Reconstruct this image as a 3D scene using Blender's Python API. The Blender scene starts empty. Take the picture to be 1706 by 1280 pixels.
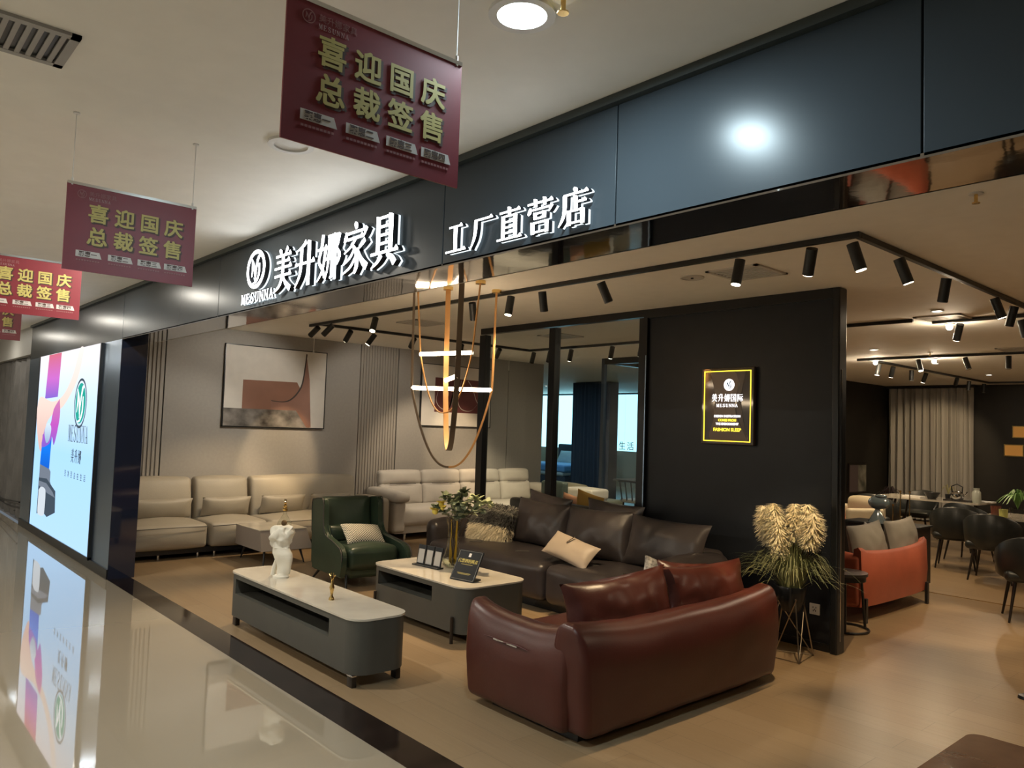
import bpy, bmesh, math, random
from mathutils import Vector, Matrix, Euler, noise
random.seed(7)
PI = math.pi
sc = bpy.context.scene
C = sc.collection

# ------------------------------------------------------------ camera
H_CAM = 1.65
FPX = 1281.0
def _d(u, v): return Vector((u - 853.0, -(v - 640.0), -FPX))
_d1 = _d(-284, 676); _d2 = _d(2300, 763)
_X = (-_d1).normalized()
_Y = (_d2 - _d2.dot(_X) * _X).normalized()
_Z = _X.cross(_Y)
cam = bpy.data.cameras.new('camera'); co = bpy.data.objects.new('camera', cam); C.objects.link(co)
M = Matrix((_X, _Y, _Z)).to_4x4()
M.translation = Vector((0, 0, H_CAM))
co.matrix_world = M
cam.sensor_width = 36; cam.lens = FPX / 1706 * 36; cam.clip_start = 0.05; cam.clip_end = 100
sc.camera = co

# ------------------------------------------------------------ world, exposure
w = bpy.data.worlds.new('world'); sc.world = w; w.use_nodes = True
w.node_tree.nodes['Background'].inputs[0].default_value = (0.6, 0.7, 0.8, 1)
w.node_tree.nodes['Background'].inputs[1].default_value = 0.15
sc.view_settings.view_transform = 'Standard'; sc.view_settings.look = 'None'
sc.view_settings.exposure = 0.6; sc.view_settings.gamma = 1.0
sc.view_settings.use_curve_mapping = False

# ------------------------------------------------------------ lamps of the place (levels)
WARM = (1.0, 0.73, 0.42); WARM2 = (1.0, 0.80, 0.56); COOL = (0.72, 0.92, 1.0); NEUT = (1.0, 0.93, 0.8)
LV = 3.3   # level of the shop's track lamps
def spot(loc, target, watt, angle=50, blend=0.5, col=WARM, r=0.03, name='lamp'):
    l = bpy.data.lights.new(name, 'SPOT'); l.energy = watt * LV; l.color = col
    l.spot_size = math.radians(angle); l.spot_blend = blend; l.shadow_soft_size = r
    o = bpy.data.objects.new(name, l); C.objects.link(o)
    o.location = loc
    o.rotation_euler = (Vector(target) - Vector(loc)).to_track_quat('-Z', 'Y').to_euler()
    return o
def disc_lamp(loc, watt, col, size=0.16, name='lamp', spread=180, rx=0):
    l = bpy.data.lights.new(name, 'AREA'); l.shape = 'DISK'; l.size = size; l.energy = watt; l.color = col
    l.spread = math.radians(spread)
    o = bpy.data.objects.new(name, l); C.objects.link(o); o.location = loc; o.rotation_euler = (rx, 0, 0)
    return o

# ------------------------------------------------------------ materials
MATS = {}
def mat(name, col=(.5, .5, .5), rough=.5, metal=0, spec=.5, coat=0, var=0.0, vscale=8.0, bump=0.0, bscale=60.0,
        emit=None, estr=0.0, col2=None, sheen=0, stretch=None):
    if name in MATS: return MATS[name]
    m = bpy.data.materials.new(name); m.use_nodes = True
    nt = m.node_tree; b = nt.nodes['Principled BSDF']
    b.inputs['Base Color'].default_value = (*col, 1); b.inputs['Roughness'].default_value = rough
    b.inputs['Metallic'].default_value = metal; b.inputs['Specular IOR Level'].default_value = spec
    b.inputs['Coat Weight'].default_value = coat; b.inputs['Coat Roughness'].default_value = 0.05
    if sheen: b.inputs['Sheen Weight'].default_value = sheen
    tc = nt.nodes.new('ShaderNodeTexCoord'); src = tc.outputs['Object']
    if stretch:
        mp = nt.nodes.new('ShaderNodeMapping'); mp.inputs['Scale'].default_value = stretch
        nt.links.new(src, mp.inputs[0]); src = mp.outputs[0]
    if var or col2:
        n = nt.nodes.new('ShaderNodeTexNoise'); n.inputs['Scale'].default_value = vscale; n.inputs['Detail'].default_value = 5
        nt.links.new(src, n.inputs[0])
        r = nt.nodes.new('ShaderNodeValToRGB'); nt.links.new(n.outputs[0], r.inputs[0])
        c2 = col2 if col2 else tuple(min(1, c * (1 + var)) for c in col)
        c1 = col if col2 else tuple(c * (1 - var) for c in col)
        r.color_ramp.elements[0].position = .3; r.color_ramp.elements[1].position = .7
        r.color_ramp.elements[0].color = (*c1, 1); r.color_ramp.elements[1].color = (*c2, 1)
        nt.links.new(r.outputs[0], b.inputs['Base Color'])
    if bump:
        n2 = nt.nodes.new('ShaderNodeTexNoise'); n2.inputs['Scale'].default_value = bscale; n2.inputs['Detail'].default_value = 4
        nt.links.new(src, n2.inputs[0])
        bp = nt.nodes.new('ShaderNodeBump'); bp.inputs['Strength'].default_value = bump; bp.inputs['Distance'].default_value = .01
        nt.links.new(n2.outputs[0], bp.inputs['Height']); nt.links.new(bp.outputs[0], b.inputs['Normal'])
    if emit:
        b.inputs['Emission Color'].default_value = (*emit, 1); b.inputs['Emission Strength'].default_value = estr
    MATS[name] = m
    return m

def wood_floor():
    m = bpy.data.materials.new('oak_planks'); m.use_nodes = True; nt = m.node_tree; b = nt.nodes['Principled BSDF']
    N = nt.nodes.new; L = nt.links.new
    tc = N('ShaderNodeTexCoord')
    br = N('ShaderNodeTexBrick'); br.inputs['Scale'].default_value = 1.0
    br.inputs['Brick Width'].default_value = 1.3; br.inputs['Row Height'].default_value = .2
    br.inputs['Mortar Size'].default_value = .002; br.inputs['Mortar Smooth'].default_value = 0.3
    br.offset = .37
    br.inputs['Color1'].default_value = (.285, .198, .112, 1); br.inputs['Color2'].default_value = (.325, .232, .138, 1)
    br.inputs['Mortar'].default_value = (.20, .145, .09, 1)
    L(tc.outputs['Object'], br.inputs[0])
    mp = N('ShaderNodeMapping'); mp.inputs['Scale'].default_value = (.8, 14, 1); L(tc.outputs['Object'], mp.inputs[0])
    n = N('ShaderNodeTexNoise'); n.inputs['Scale'].default_value = 2.5; n.inputs['Detail'].default_value = 6; L(mp.outputs[0], n.inputs[0])
    mx = N('ShaderNodeMix'); mx.data_type = 'RGBA'; mx.blend_type = 'MULTIPLY'; mx.inputs[0].default_value = .35
    L(br.outputs[0], mx.inputs[6])
    r = N('ShaderNodeValToRGB'); L(n.outputs[0], r.inputs[0]); r.color_ramp.elements[0].color = (.55, .5, .45, 1); r.color_ramp.elements[1].color = (1.1, 1.1, 1.1, 1)
    L(r.outputs[0], mx.inputs[7]); L(mx.outputs[2], b.inputs['Base Color'])
    b.inputs['Roughness'].default_value = .31; b.inputs['Specular IOR Level'].default_value = .45
    bp = N('ShaderNodeBump'); bp.inputs['Strength'].default_value = .12; bp.inputs['Distance'].default_value = .01
    L(n.outputs[0], bp.inputs['Height']); L(bp.outputs[0], b.inputs['Normal'])
    return m
def tile_floor():
    m = bpy.data.materials.new('polished_tile'); m.use_nodes = True; nt = m.node_tree; b = nt.nodes['Principled BSDF']
    N = nt.nodes.new; L = nt.links.new
    tc = N('ShaderNodeTexCoord')
    br = N('ShaderNodeTexBrick'); br.inputs['Scale'].default_value = 1.0; br.offset = 0
    br.inputs['Brick Width'].default_value = 1.2; br.inputs['Row Height'].default_value = 1.2; br.inputs['Mortar Size'].default_value = .0012
    br.inputs['Color1'].default_value = (.355, .305, .228, 1); br.inputs['Color2'].default_value = (.365, .315, .238, 1); br.inputs['Mortar'].default_value = (.36, .31, .24, 1)
    L(tc.outputs['Object'], br.inputs[0])
    n = N('ShaderNodeTexNoise'); n.inputs['Scale'].default_value = 1.6; n.inputs['Detail'].default_value = 6; L(tc.outputs['Object'], n.inputs[0])
    mx = N('ShaderNodeMix'); mx.data_type = 'RGBA'; mx.blend_type = 'MULTIPLY'; mx.inputs[0].default_value = .25
    L(br.outputs[0], mx.inputs[6])
    r = N('ShaderNodeValToRGB'); L(n.outputs[0], r.inputs[0]); r.color_ramp.elements[0].color = (.8, .78, .75, 1)
    L(r.outputs[0], mx.inputs[7]); L(mx.outputs[2], b.inputs['Base Color'])
    b.inputs['Roughness'].default_value = .035; b.inputs['Specular IOR Level'].default_value = 1.0; b.inputs['Coat Weight'].default_value = .7; b.inputs['Coat Roughness'].default_value = .02
    return m
def slat_mat(name, col, scale=20.0, axis='Y', strength=1.0):
    m = mat(name, col, .7, var=.05)
    nt = m.node_tree; b = nt.nodes['Principled BSDF']
    tc = nt.nodes.new('ShaderNodeTexCoord')
    wv = nt.nodes.new('ShaderNodeTexWave'); wv.bands_direction = axis; wv.inputs['Scale'].default_value = scale
    nt.links.new(tc.outputs['Object'], wv.inputs[0])
    bp = nt.nodes.new('ShaderNodeBump'); bp.inputs['Strength'].default_value = strength; bp.inputs['Distance'].default_value = .01
    nt.links.new(wv.outputs[1], bp.inputs['Height']); nt.links.new(bp.outputs[0], b.inputs['Normal'])
    return m
def glass(name, tint=(1, 1, 1), rough=0.0, refl=1.5):
    """thin clear pane: straight-through plus a Fresnel reflection"""
    m = bpy.data.materials.new(name); m.use_nodes = True; nt = m.node_tree; nt.nodes.clear()
    N = nt.nodes.new; L = nt.links.new
    o = N('ShaderNodeOutputMaterial'); t = N('ShaderNodeBsdfTransparent'); t.inputs[0].default_value = (*tint, 1)
    g = N('ShaderNodeBsdfGlossy'); g.inputs['Roughness'].default_value = rough
    k_ = 2.4 if 'bottle' in name else 4.0
    lw = N('ShaderNodeLayerWeight'); lw.inputs[0].default_value = .5
    pw = N('ShaderNodeMath'); pw.operation = 'POWER'; L(lw.outputs['Facing'], pw.inputs[0]); pw.inputs[1].default_value = k_
    f = N('ShaderNodeMath'); f.operation = 'MULTIPLY_ADD'; L(pw.outputs[0], f.inputs[0]); f.inputs[1].default_value = .9; f.inputs[2].default_value = .02
    mx = N('ShaderNodeMixShader'); L(f.outputs[0], mx.inputs[0]); L(t.outputs[0], mx.inputs[1]); L(g.outputs[0], mx.inputs[2]); L(mx.outputs[0], o.inputs[0])
    return m
def emis(name, col, s):
    if name in MATS: return MATS[name]
    m = bpy.data.materials.new(name); m.use_nodes = True; nt = m.node_tree; nt.nodes.clear()
    o = nt.nodes.new('ShaderNodeOutputMaterial'); e = nt.nodes.new('ShaderNodeEmission')
    e.inputs[0].default_value = (*col, 1); e.inputs[1].default_value = s
    nt.links.new(e.outputs[0], o.inputs[0]); MATS[name] = m
    return m

m_wood = wood_floor(); m_tile = tile_floor()
m_kerb = mat('dark_marble', (.016, .010, .008), .08, spec=.5, var=.5, vscale=6)
m_ceil = mat('ceiling_paint', (.90, .86, .78), .75, var=.02)
m_ceil_c = mat('corridor_ceiling_paint', (.84, .82, .76), .7, var=.02)
m_fascia = mat('fascia_panel', (.040, .049, .057), .26, spec=.16)
m_trim = mat('fascia_trim', (.035, .045, .045), .4)
m_mirror = mat('dark_mirror_soffit', (.42, .42, .44), .045, metal=1, bump=.05, bscale=5)
m_navym = mat('navy_mirror', (.015, .020, .040), .05, spec=.9)
m_steel = mat('brushed_steel', (.42, .56, .76), .22, metal=1, bump=.1, bscale=120, stretch=(1, 1, .02))
m_wallg = mat('grey_wall_panel', (.36, .34, .315), .6, var=.04, vscale=30)
m_slat = slat_mat('fluted_wall_panel', (.19, .17, .15), 9, 'Y', 1.0)
m_black = mat('black_lacquer', (.010, .0115, .014), .28, spec=.5)
m_bwall = mat('black_wall_paint', (.010, .0125, .018), .42, spec=.4, var=.1)
m_dwall = mat('dark_wall', (.018, .016, .013), .5, var=.1)
m_blackmetal = mat('black_metal', (.012, .012, .013), .35, metal=0, spec=.6)
m_chrome = mat('chrome', (.7, .7, .7), .12, metal=1)
m_brass = mat('brass', (.75, .52, .2), .2, metal=1)
m_white = mat('white_paint', (.75, .73, .7), .5)
m_glass = glass('clear_glass'); m_panel_glass = glass('partition_glass', (.90, .95, .97))
m_greige = mat('greige_leather', (.36, .32, .255), .5, var=.05, vscale=4, bump=.12, bscale=90)
m_pipe = mat('dark_piping', (.05, .045, .04), .6)
m_lgrey = mat('light_grey_fabric', (.52, .49, .45), .75, var=.04, bump=.15, bscale=160)
m_green = mat('green_leather', (.030, .050, .032), .33, spec=.5, var=.15, vscale=5, bump=.06, bscale=70)
m_blkl = mat('dark_brown_leather', (.040, .034, .036), .33, spec=.55, var=.12, vscale=4, bump=.08, bscale=60)
m_red = mat('oxblood_leather', (.068, .0155, .0105), .34, spec=.5, var=.12, vscale=4, bump=.06, bscale=80)
m_orange = mat('terracotta_leather', (.38, .095, .052), .42, var=.08, vscale=5, bump=.05)
m_pgrey = mat('grey_fabric', (.20, .185, .16), .8, bump=.2, bscale=200)
m_table = mat('grey_matt_lacquer', (.075, .073, .062), .45, var=.04)
m_stone = mat('sintered_stone_top', (.60, .55, .46), .06, spec=.7, var=.10, vscale=3.5)
m_fluted = slat_mat('dark_fluted_back', (.02, .02, .02), 14, 'X', 1.0)
m_dbrown = mat('dark_brown_wood', (.02, .014, .011), .35)
m_plaster = mat('white_plaster', (.72, .69, .60), .7, bump=.25, bscale=40)

# ------------------------------------------------------------ object helpers
def meta(o, label=None, cat=None, group=None, kind=None):
    if label: o['label'] = label
    if cat: o['category'] = cat
    if group: o['group'] = group
    if kind: o['kind'] = kind
    return o
def thing(name, label, cat, loc=(0, 0, 0), rz=0, group=None):
    o = bpy.data.objects.new(name, None); C.objects.link(o); o.location = loc; o.rotation_euler = (0, 0, rz)
    o.empty_display_size = .1
    return meta(o, label, cat, group)
def obj(name, bm, m, parent=None, smooth=True, loc=None, rot=None, angle=40):
    bmesh.ops.recalc_face_normals(bm, faces=bm.faces)
    me = bpy.data.meshes.new(name); bm.to_mesh(me); bm.free()
    me.materials.append(m)
    if smooth:
        for p in me.polygons: p.use_smooth = True
        try: me.set_sharp_from_angle(angle=math.radians(angle))
        except Exception: pass
    o = bpy.data.objects.new(name, me); C.objects.link(o)
    if loc is not None: o.location = loc
    if rot is not None: o.rotation_euler = rot
    if parent is not None: o.parent = parent
    return o
def struct(name, bm, m, **k):
    o = obj(name, bm, m, **k); o['kind'] = 'structure'; return o
def NB(): return bmesh.new()
def xform(bm, vs, mtx):
    bmesh.ops.transform(bm, matrix=mtx, verts=vs)
def box(bm, x0, x1, y0, y1, z0, z1, bev=0, seg=2, mtx=None):
    r = bmesh.ops.create_cube(bm, size=1)
    vs = r['verts']
    for v in vs:
        v.co = Vector((x0 + (v.co.x + .5) * (x1 - x0), y0 + (v.co.y + .5) * (y1 - y0), z0 + (v.co.z + .5) * (z1 - z0)))
    if bev:
        es = list({e for v in vs for e in v.link_edges})
        r2 = bmesh.ops.bevel(bm, geom=es, offset=bev, segments=seg, affect='EDGES', profile=.5)
        vs = list({v for f in r2['faces'] for v in f.verts} | {v for v in vs if v.is_valid})
    if mtx is not None: xform(bm, vs, mtx)
    return bm
def B(x0, x1, y0, y1, z0, z1, bev=0, seg=2): return box(NB(), x0, x1, y0, y1, z0, z1, bev, seg)
def cyl(bm, p, q, r0, r1=None, n=16, caps=True):
    p = Vector(p); q = Vector(q); d = q - p
    r = bmesh.ops.create_cone(bm, cap_ends=caps, segments=n, radius1=r0, radius2=r0 if r1 is None else r1, depth=d.length)
    mt = Matrix.Translation((p + q) / 2) @ d.to_track_quat('Z', 'Y').to_matrix().to_4x4()
    xform(bm, r['verts'], mt); return bm
def tube(bm, pts, r, n=8, flat=1.0, closed=False, rfn=None):
    """sweep a circle (or flat oval) along a polyline"""
    pts = [Vector(p) for p in pts]; rings = []
    N_ = len(pts); up = Vector((0, 0, 1))
    prev = None
    for i, p in enumerate(pts):
        a = pts[i - 1] if (i > 0 or closed) else pts[0]
        b = pts[(i + 1) % N_] if (i < N_ - 1 or closed) else pts[-1]
        t = (b - a).normalized()
        if prev is None:
            s = t.cross(up)
            if s.length < 1e-3: s = t.cross(Vector((1, 0, 0)))
            s.normalize()
        else:
            s = (prev - prev.dot(t) * t).normalized()
        prev = s; u = s.cross(t)
        rr = rfn(i / max(1, N_ - 1)) * r if rfn else r
        rings.append([bm.verts.new(p + (s * math.cos(2 * PI * k / n) + u * math.sin(2 * PI * k / n) * flat) * rr) for k in range(n)])
    m = N_ if closed else N_ - 1
    for i in range(m):
        A = rings[i]; Bq = rings[(i + 1) % N_]
        for k in range(n): bm.faces.new((A[k], A[(k + 1) % n], Bq[(k + 1) % n], Bq[k]))
    if not closed:
        bm.faces.new(rings[0][::-1]); bm.faces.new(rings[-1])
    return bm
def lathe(bm, prof, n=32, c=(0, 0, 0), wob=None):
    rings = []
    for r, z in prof:
        if r < 1e-5: rings.append([bm.verts.new((c[0], c[1], c[2] + z))])
        else: rings.append([bm.verts.new((c[0] + r * math.cos(2 * PI * k / n) * (wob(z, k / n) if wob else 1), c[1] + r * math.sin(2 * PI * k / n) * (wob(z, k / n) if wob else 1), c[2] + z)) for k in range(n)])
    for A, D in zip(rings, rings[1:]):
        if len(A) == 1 and len(D) == 1: continue
        for k in range(n):
            k2 = (k + 1) % n
            if len(A) == 1: bm.faces.new((A[0], D[k2], D[k]))
            elif len(D) == 1: bm.faces.new((A[k], A[k2], D[0]))
            else: bm.faces.new((A[k], A[k2], D[k2], D[k]))
    return bm
def prism(bm, pts, z0, z1, mtx=None):
    a = [bm.verts.new((x, y, z0)) for x, y in pts]; b = [bm.verts.new((x, y, z1)) for x, y in pts]
    n = len(pts)
    bm.faces.new(a[::-1]); bm.faces.new(b)
    for i in range(n): bm.faces.new((a[i], a[(i + 1) % n], b[(i + 1) % n], b[i]))
    if mtx is not None: xform(bm, a + b, mtx)
    return bm
def rrect(x0, x1, y0, y1, r, n=8):
    o = []
    for cx, cy, a in ((x1 - r, y1 - r, 0), (x0 + r, y1 - r, 90), (x0 + r, y0 + r, 180), (x1 - r, y0 + r, 270)):
        for k in range(n + 1):
            t = math.radians(a + 90 * k / n); o.append((cx + r * math.cos(t), cy + r * math.sin(t)))
    return o
def softbox(sx, sy, sz, r, n=8, bulge=(0, 0, 0), fn=None, c=(0, 0, 0), wr=0, seed=0):
    """rounded block with puffed faces: upholstery"""
    bm = NB(); h = (sx / 2, sy / 2, sz / 2)
    def co_(a):
        rr = min(r, a * .999)
        ins = [-a, -a + rr * .12, -a + rr * .35, -a + rr * .65]
        mid = [-(a - rr) + 2 * (a - rr) * i / n for i in range(n + 1)]
        return ins + mid + [-v for v in ins[::-1]]
    ax = [co_(a) for a in h]; cache = {}
    def vert(p):
        key = tuple(round(v, 6) for v in p)
        if key in cache: return cache[key]
        cl = Vector([max(-(h[i] - min(r, h[i] * .999)), min(h[i] - min(r, h[i] * .999), p[i])) for i in range(3)])
        d = Vector(p) - cl
        rr = min(r, min(h) * .999)
        q = cl + (d.normalized() * rr if d.length > 1e-9 else d)
        if rr < r:
            q = Vector([max(-h[i], min(h[i], q[i])) for i in range(3)])
        u = [q[i] / h[i] for i in range(3)]
        for i in range(3):
            j, k = (i + 1) % 3, (i + 2) % 3
            q[i] += bulge[i] * u[i] * (1 - u[j] ** 2) * (1 - u[k] ** 2)
        if wr: q += noise.noise_vector(q * 6 + Vector((seed, 0, 0))) * wr
        if fn: q = Vector(fn(q, u))
        v = bm.verts.new(q + Vector(c)); cache[key] = v; return v
    for i in range(3):
        j, k = (i + 1) % 3, (i + 2) % 3
        for s in (-1, 1):
            for a in range(len(ax[j]) - 1):
                for b_ in range(len(ax[k]) - 1):
                    q = []
                    for da, db in ((0, 0), (1, 0), (1, 1), (0, 1)):
                        p = [0, 0, 0]; p[i] = s * h[i]; p[j] = ax[j][a + da]; p[k] = ax[k][b_ + db]; q.append(vert(p))
                    if len(set(q)) == 4:
                        try: bm.faces.new(q)
                        except ValueError: pass
    return bm
def pillow(wd, ht, th, pinch=.10, n=22, wr=.006, seed=0, pw=.55):
    """cushion standing in XZ, thickness along Y, centre at origin"""
    bm = NB(); F = []
    for s in (-1, 1):
        g = []
        for i in range(n + 1):
            row = []
            for j in range(n + 1):
                u = -1 + 2 * i / n; v = -1 + 2 * j / n
                if s == 1 and (i in (0, n) or j in (0, n)): row.append(F[0][i][j]); continue
                x = wd / 2 * u * (1 - pinch * (1 - v * v) * abs(u)); z = ht / 2 * v * (1 - pinch * (1 - u * u) * abs(v))
                t = th / 2 * (max(0, (1 - u * u)) * max(0, (1 - v * v))) ** pw
                nz = noise.noise(Vector((x * 9 + seed * 3.1, z * 9, s * 2.0))) * wr * (1 if t > .001 else 0)
                nz += abs(noise.noise(Vector((x * 4 + seed, z * 4, 5.0 * s)))) * wr * 1.5 * (1 - (abs(u) * abs(v)))
                if not t > .001: nz = 0
                row.append(bm.verts.new((x, s * (t + nz), z)))
            g.append(row)
        F.append(g)
        for i in range(n):
            for j in range(n): bm.faces.new((g[i][j], g[i + 1][j], g[i + 1][j + 1], g[i][j + 1]))
    return bm
def placed(o, loc, rot=(0, 0, 0)):
    o.location = loc; o.rotation_euler = rot; return o
def dup(root, loc=None, rz=None, label=None, group=None, rot=None):
    r = root.copy(); C.objects.link(r)
    if loc is not None: r.location = loc
    if rz is not None: r.rotation_euler = (0, 0, rz)
    if rot is not None: r.rotation_euler = rot
    if label: r['label'] = label
    if group: r['group'] = group
    for ch in list(root.children):
        c = ch.copy(); C.objects.link(c); c.parent = r
        for g in ch.children:
            d = g.copy(); C.objects.link(d); d.parent = c
    return r

# ---- printed lettering: font glyphs turned to mesh
def text_bm(s, size, depth=.001, xs=1.0, bold=0.0, align='CENTER', space=1.0, fat=0.0):
    cu = bpy.data.curves.new('t', 'FONT'); cu.body = s; cu.size = size; cu.extrude = depth / 2
    cu.align_x = align; cu.align_y = 'CENTER'; cu.offset = bold; cu.space_character = space; cu.resolution_u = 3
    o = bpy.data.objects.new('t', cu); C.objects.link(o)
    dg = bpy.context.evaluated_depsgraph_get(); dg.update()
    me = bpy.data.meshes.new_from_object(o.evaluated_get(dg))
    bm = NB(); bm.from_mesh(me)
    bpy.data.objects.remove(o); bpy.data.curves.remove(cu)
    if fat:
        base = bm.copy(); me2 = bpy.data.meshes.new('x'); base.to_mesh(me2); base.free()
        for i_, (d, e) in enumerate(((-fat, -fat), (fat, fat), (-fat, fat), (fat, -fat))):
            k = len(bm.verts); bm.from_mesh(me2); bm.verts.ensure_lookup_table()
            for v in bm.verts[k:]: v.co.x += d; v.co.y += e; v.co.z += depth * .02 * (i_ + 1)
        bpy.data.meshes.remove(me2)
    bpy.data.meshes.remove(me)
    if xs != 1:
        for v in bm.verts: v.co.x *= xs
    return bm
def text(name, s, size, m, parent, loc, rot, **k):
    return obj(name, text_bm(s, size, **k), m, parent, smooth=False, loc=loc, rot=rot)
FACE_S = (PI / 2, 0, 0)             # reads from the corridor, facing -Y
FACE_E = (PI / 2, 0, PI / 2)        # faces +X

# ---- brush-stroke glyphs in the Song style, drawn in a 100 x 100 box
def catmull(P, n=6):
    if len(P) < 3: return P
    o = []
    for i in range(len(P) - 1):
        p0 = P[max(0, i - 1)]; p1 = P[i]; p2 = P[i + 1]; p3 = P[min(len(P) - 1, i + 2)]
        for k in range(n):
            t = k / n
            o.append(tuple(.5 * ((2 * p1[a]) + (-p0[a] + p2[a]) * t + (2 * p0[a] - 5 * p1[a] + 4 * p2[a] - p3[a]) * t * t + (-p0[a] + 3 * p1[a] - 3 * p2[a] + p3[a]) * t ** 3) for a in range(3)))
    o.append(P[-1]); return o
def stroke_poly(P):
    P = catmull(P); L_, R_ = [], []
    for i, p in enumerate(P):
        a = P[max(0, i - 1)]; b = P[min(len(P) - 1, i + 1)]
        dx, dy = b[0] - a[0], b[1] - a[1]; l = math.hypot(dx, dy) or 1
        nx, ny = -dy / l, dx / l; w_ = max(p[2] * .84, 1.2) / 2
        L_.append((p[0] + nx * w_, p[1] + ny * w_)); R_.append((p[0] - nx * w_, p[1] - ny * w_))
    return R_ + L_[::-1]
def Hs(x0, x1, y): return [[(x0, y - 2.6), (x1, y - 2.6), (x1, y + 1), (x1 - 6, y + 8), (x1 - 12, y + 2.6), (x0, y + 2.6)]]
def hs(x0, x1, y): return [[(x0, y - 2.4), (x1, y - 2.4), (x1, y + 2.4), (x0, y + 2.4)]]
def Vs(x, y1, y0, w_=13):
    w_ *= .84
    return [[(x - w_ / 2, y0), (x + w_ / 2, y0), (x + w_ / 2, y1 - 2), (x + w_ * .1, y1), (x - w_ / 2 - 2, y1 + 2)]]
def St(*P): return [stroke_poly(list(P))]
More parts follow.
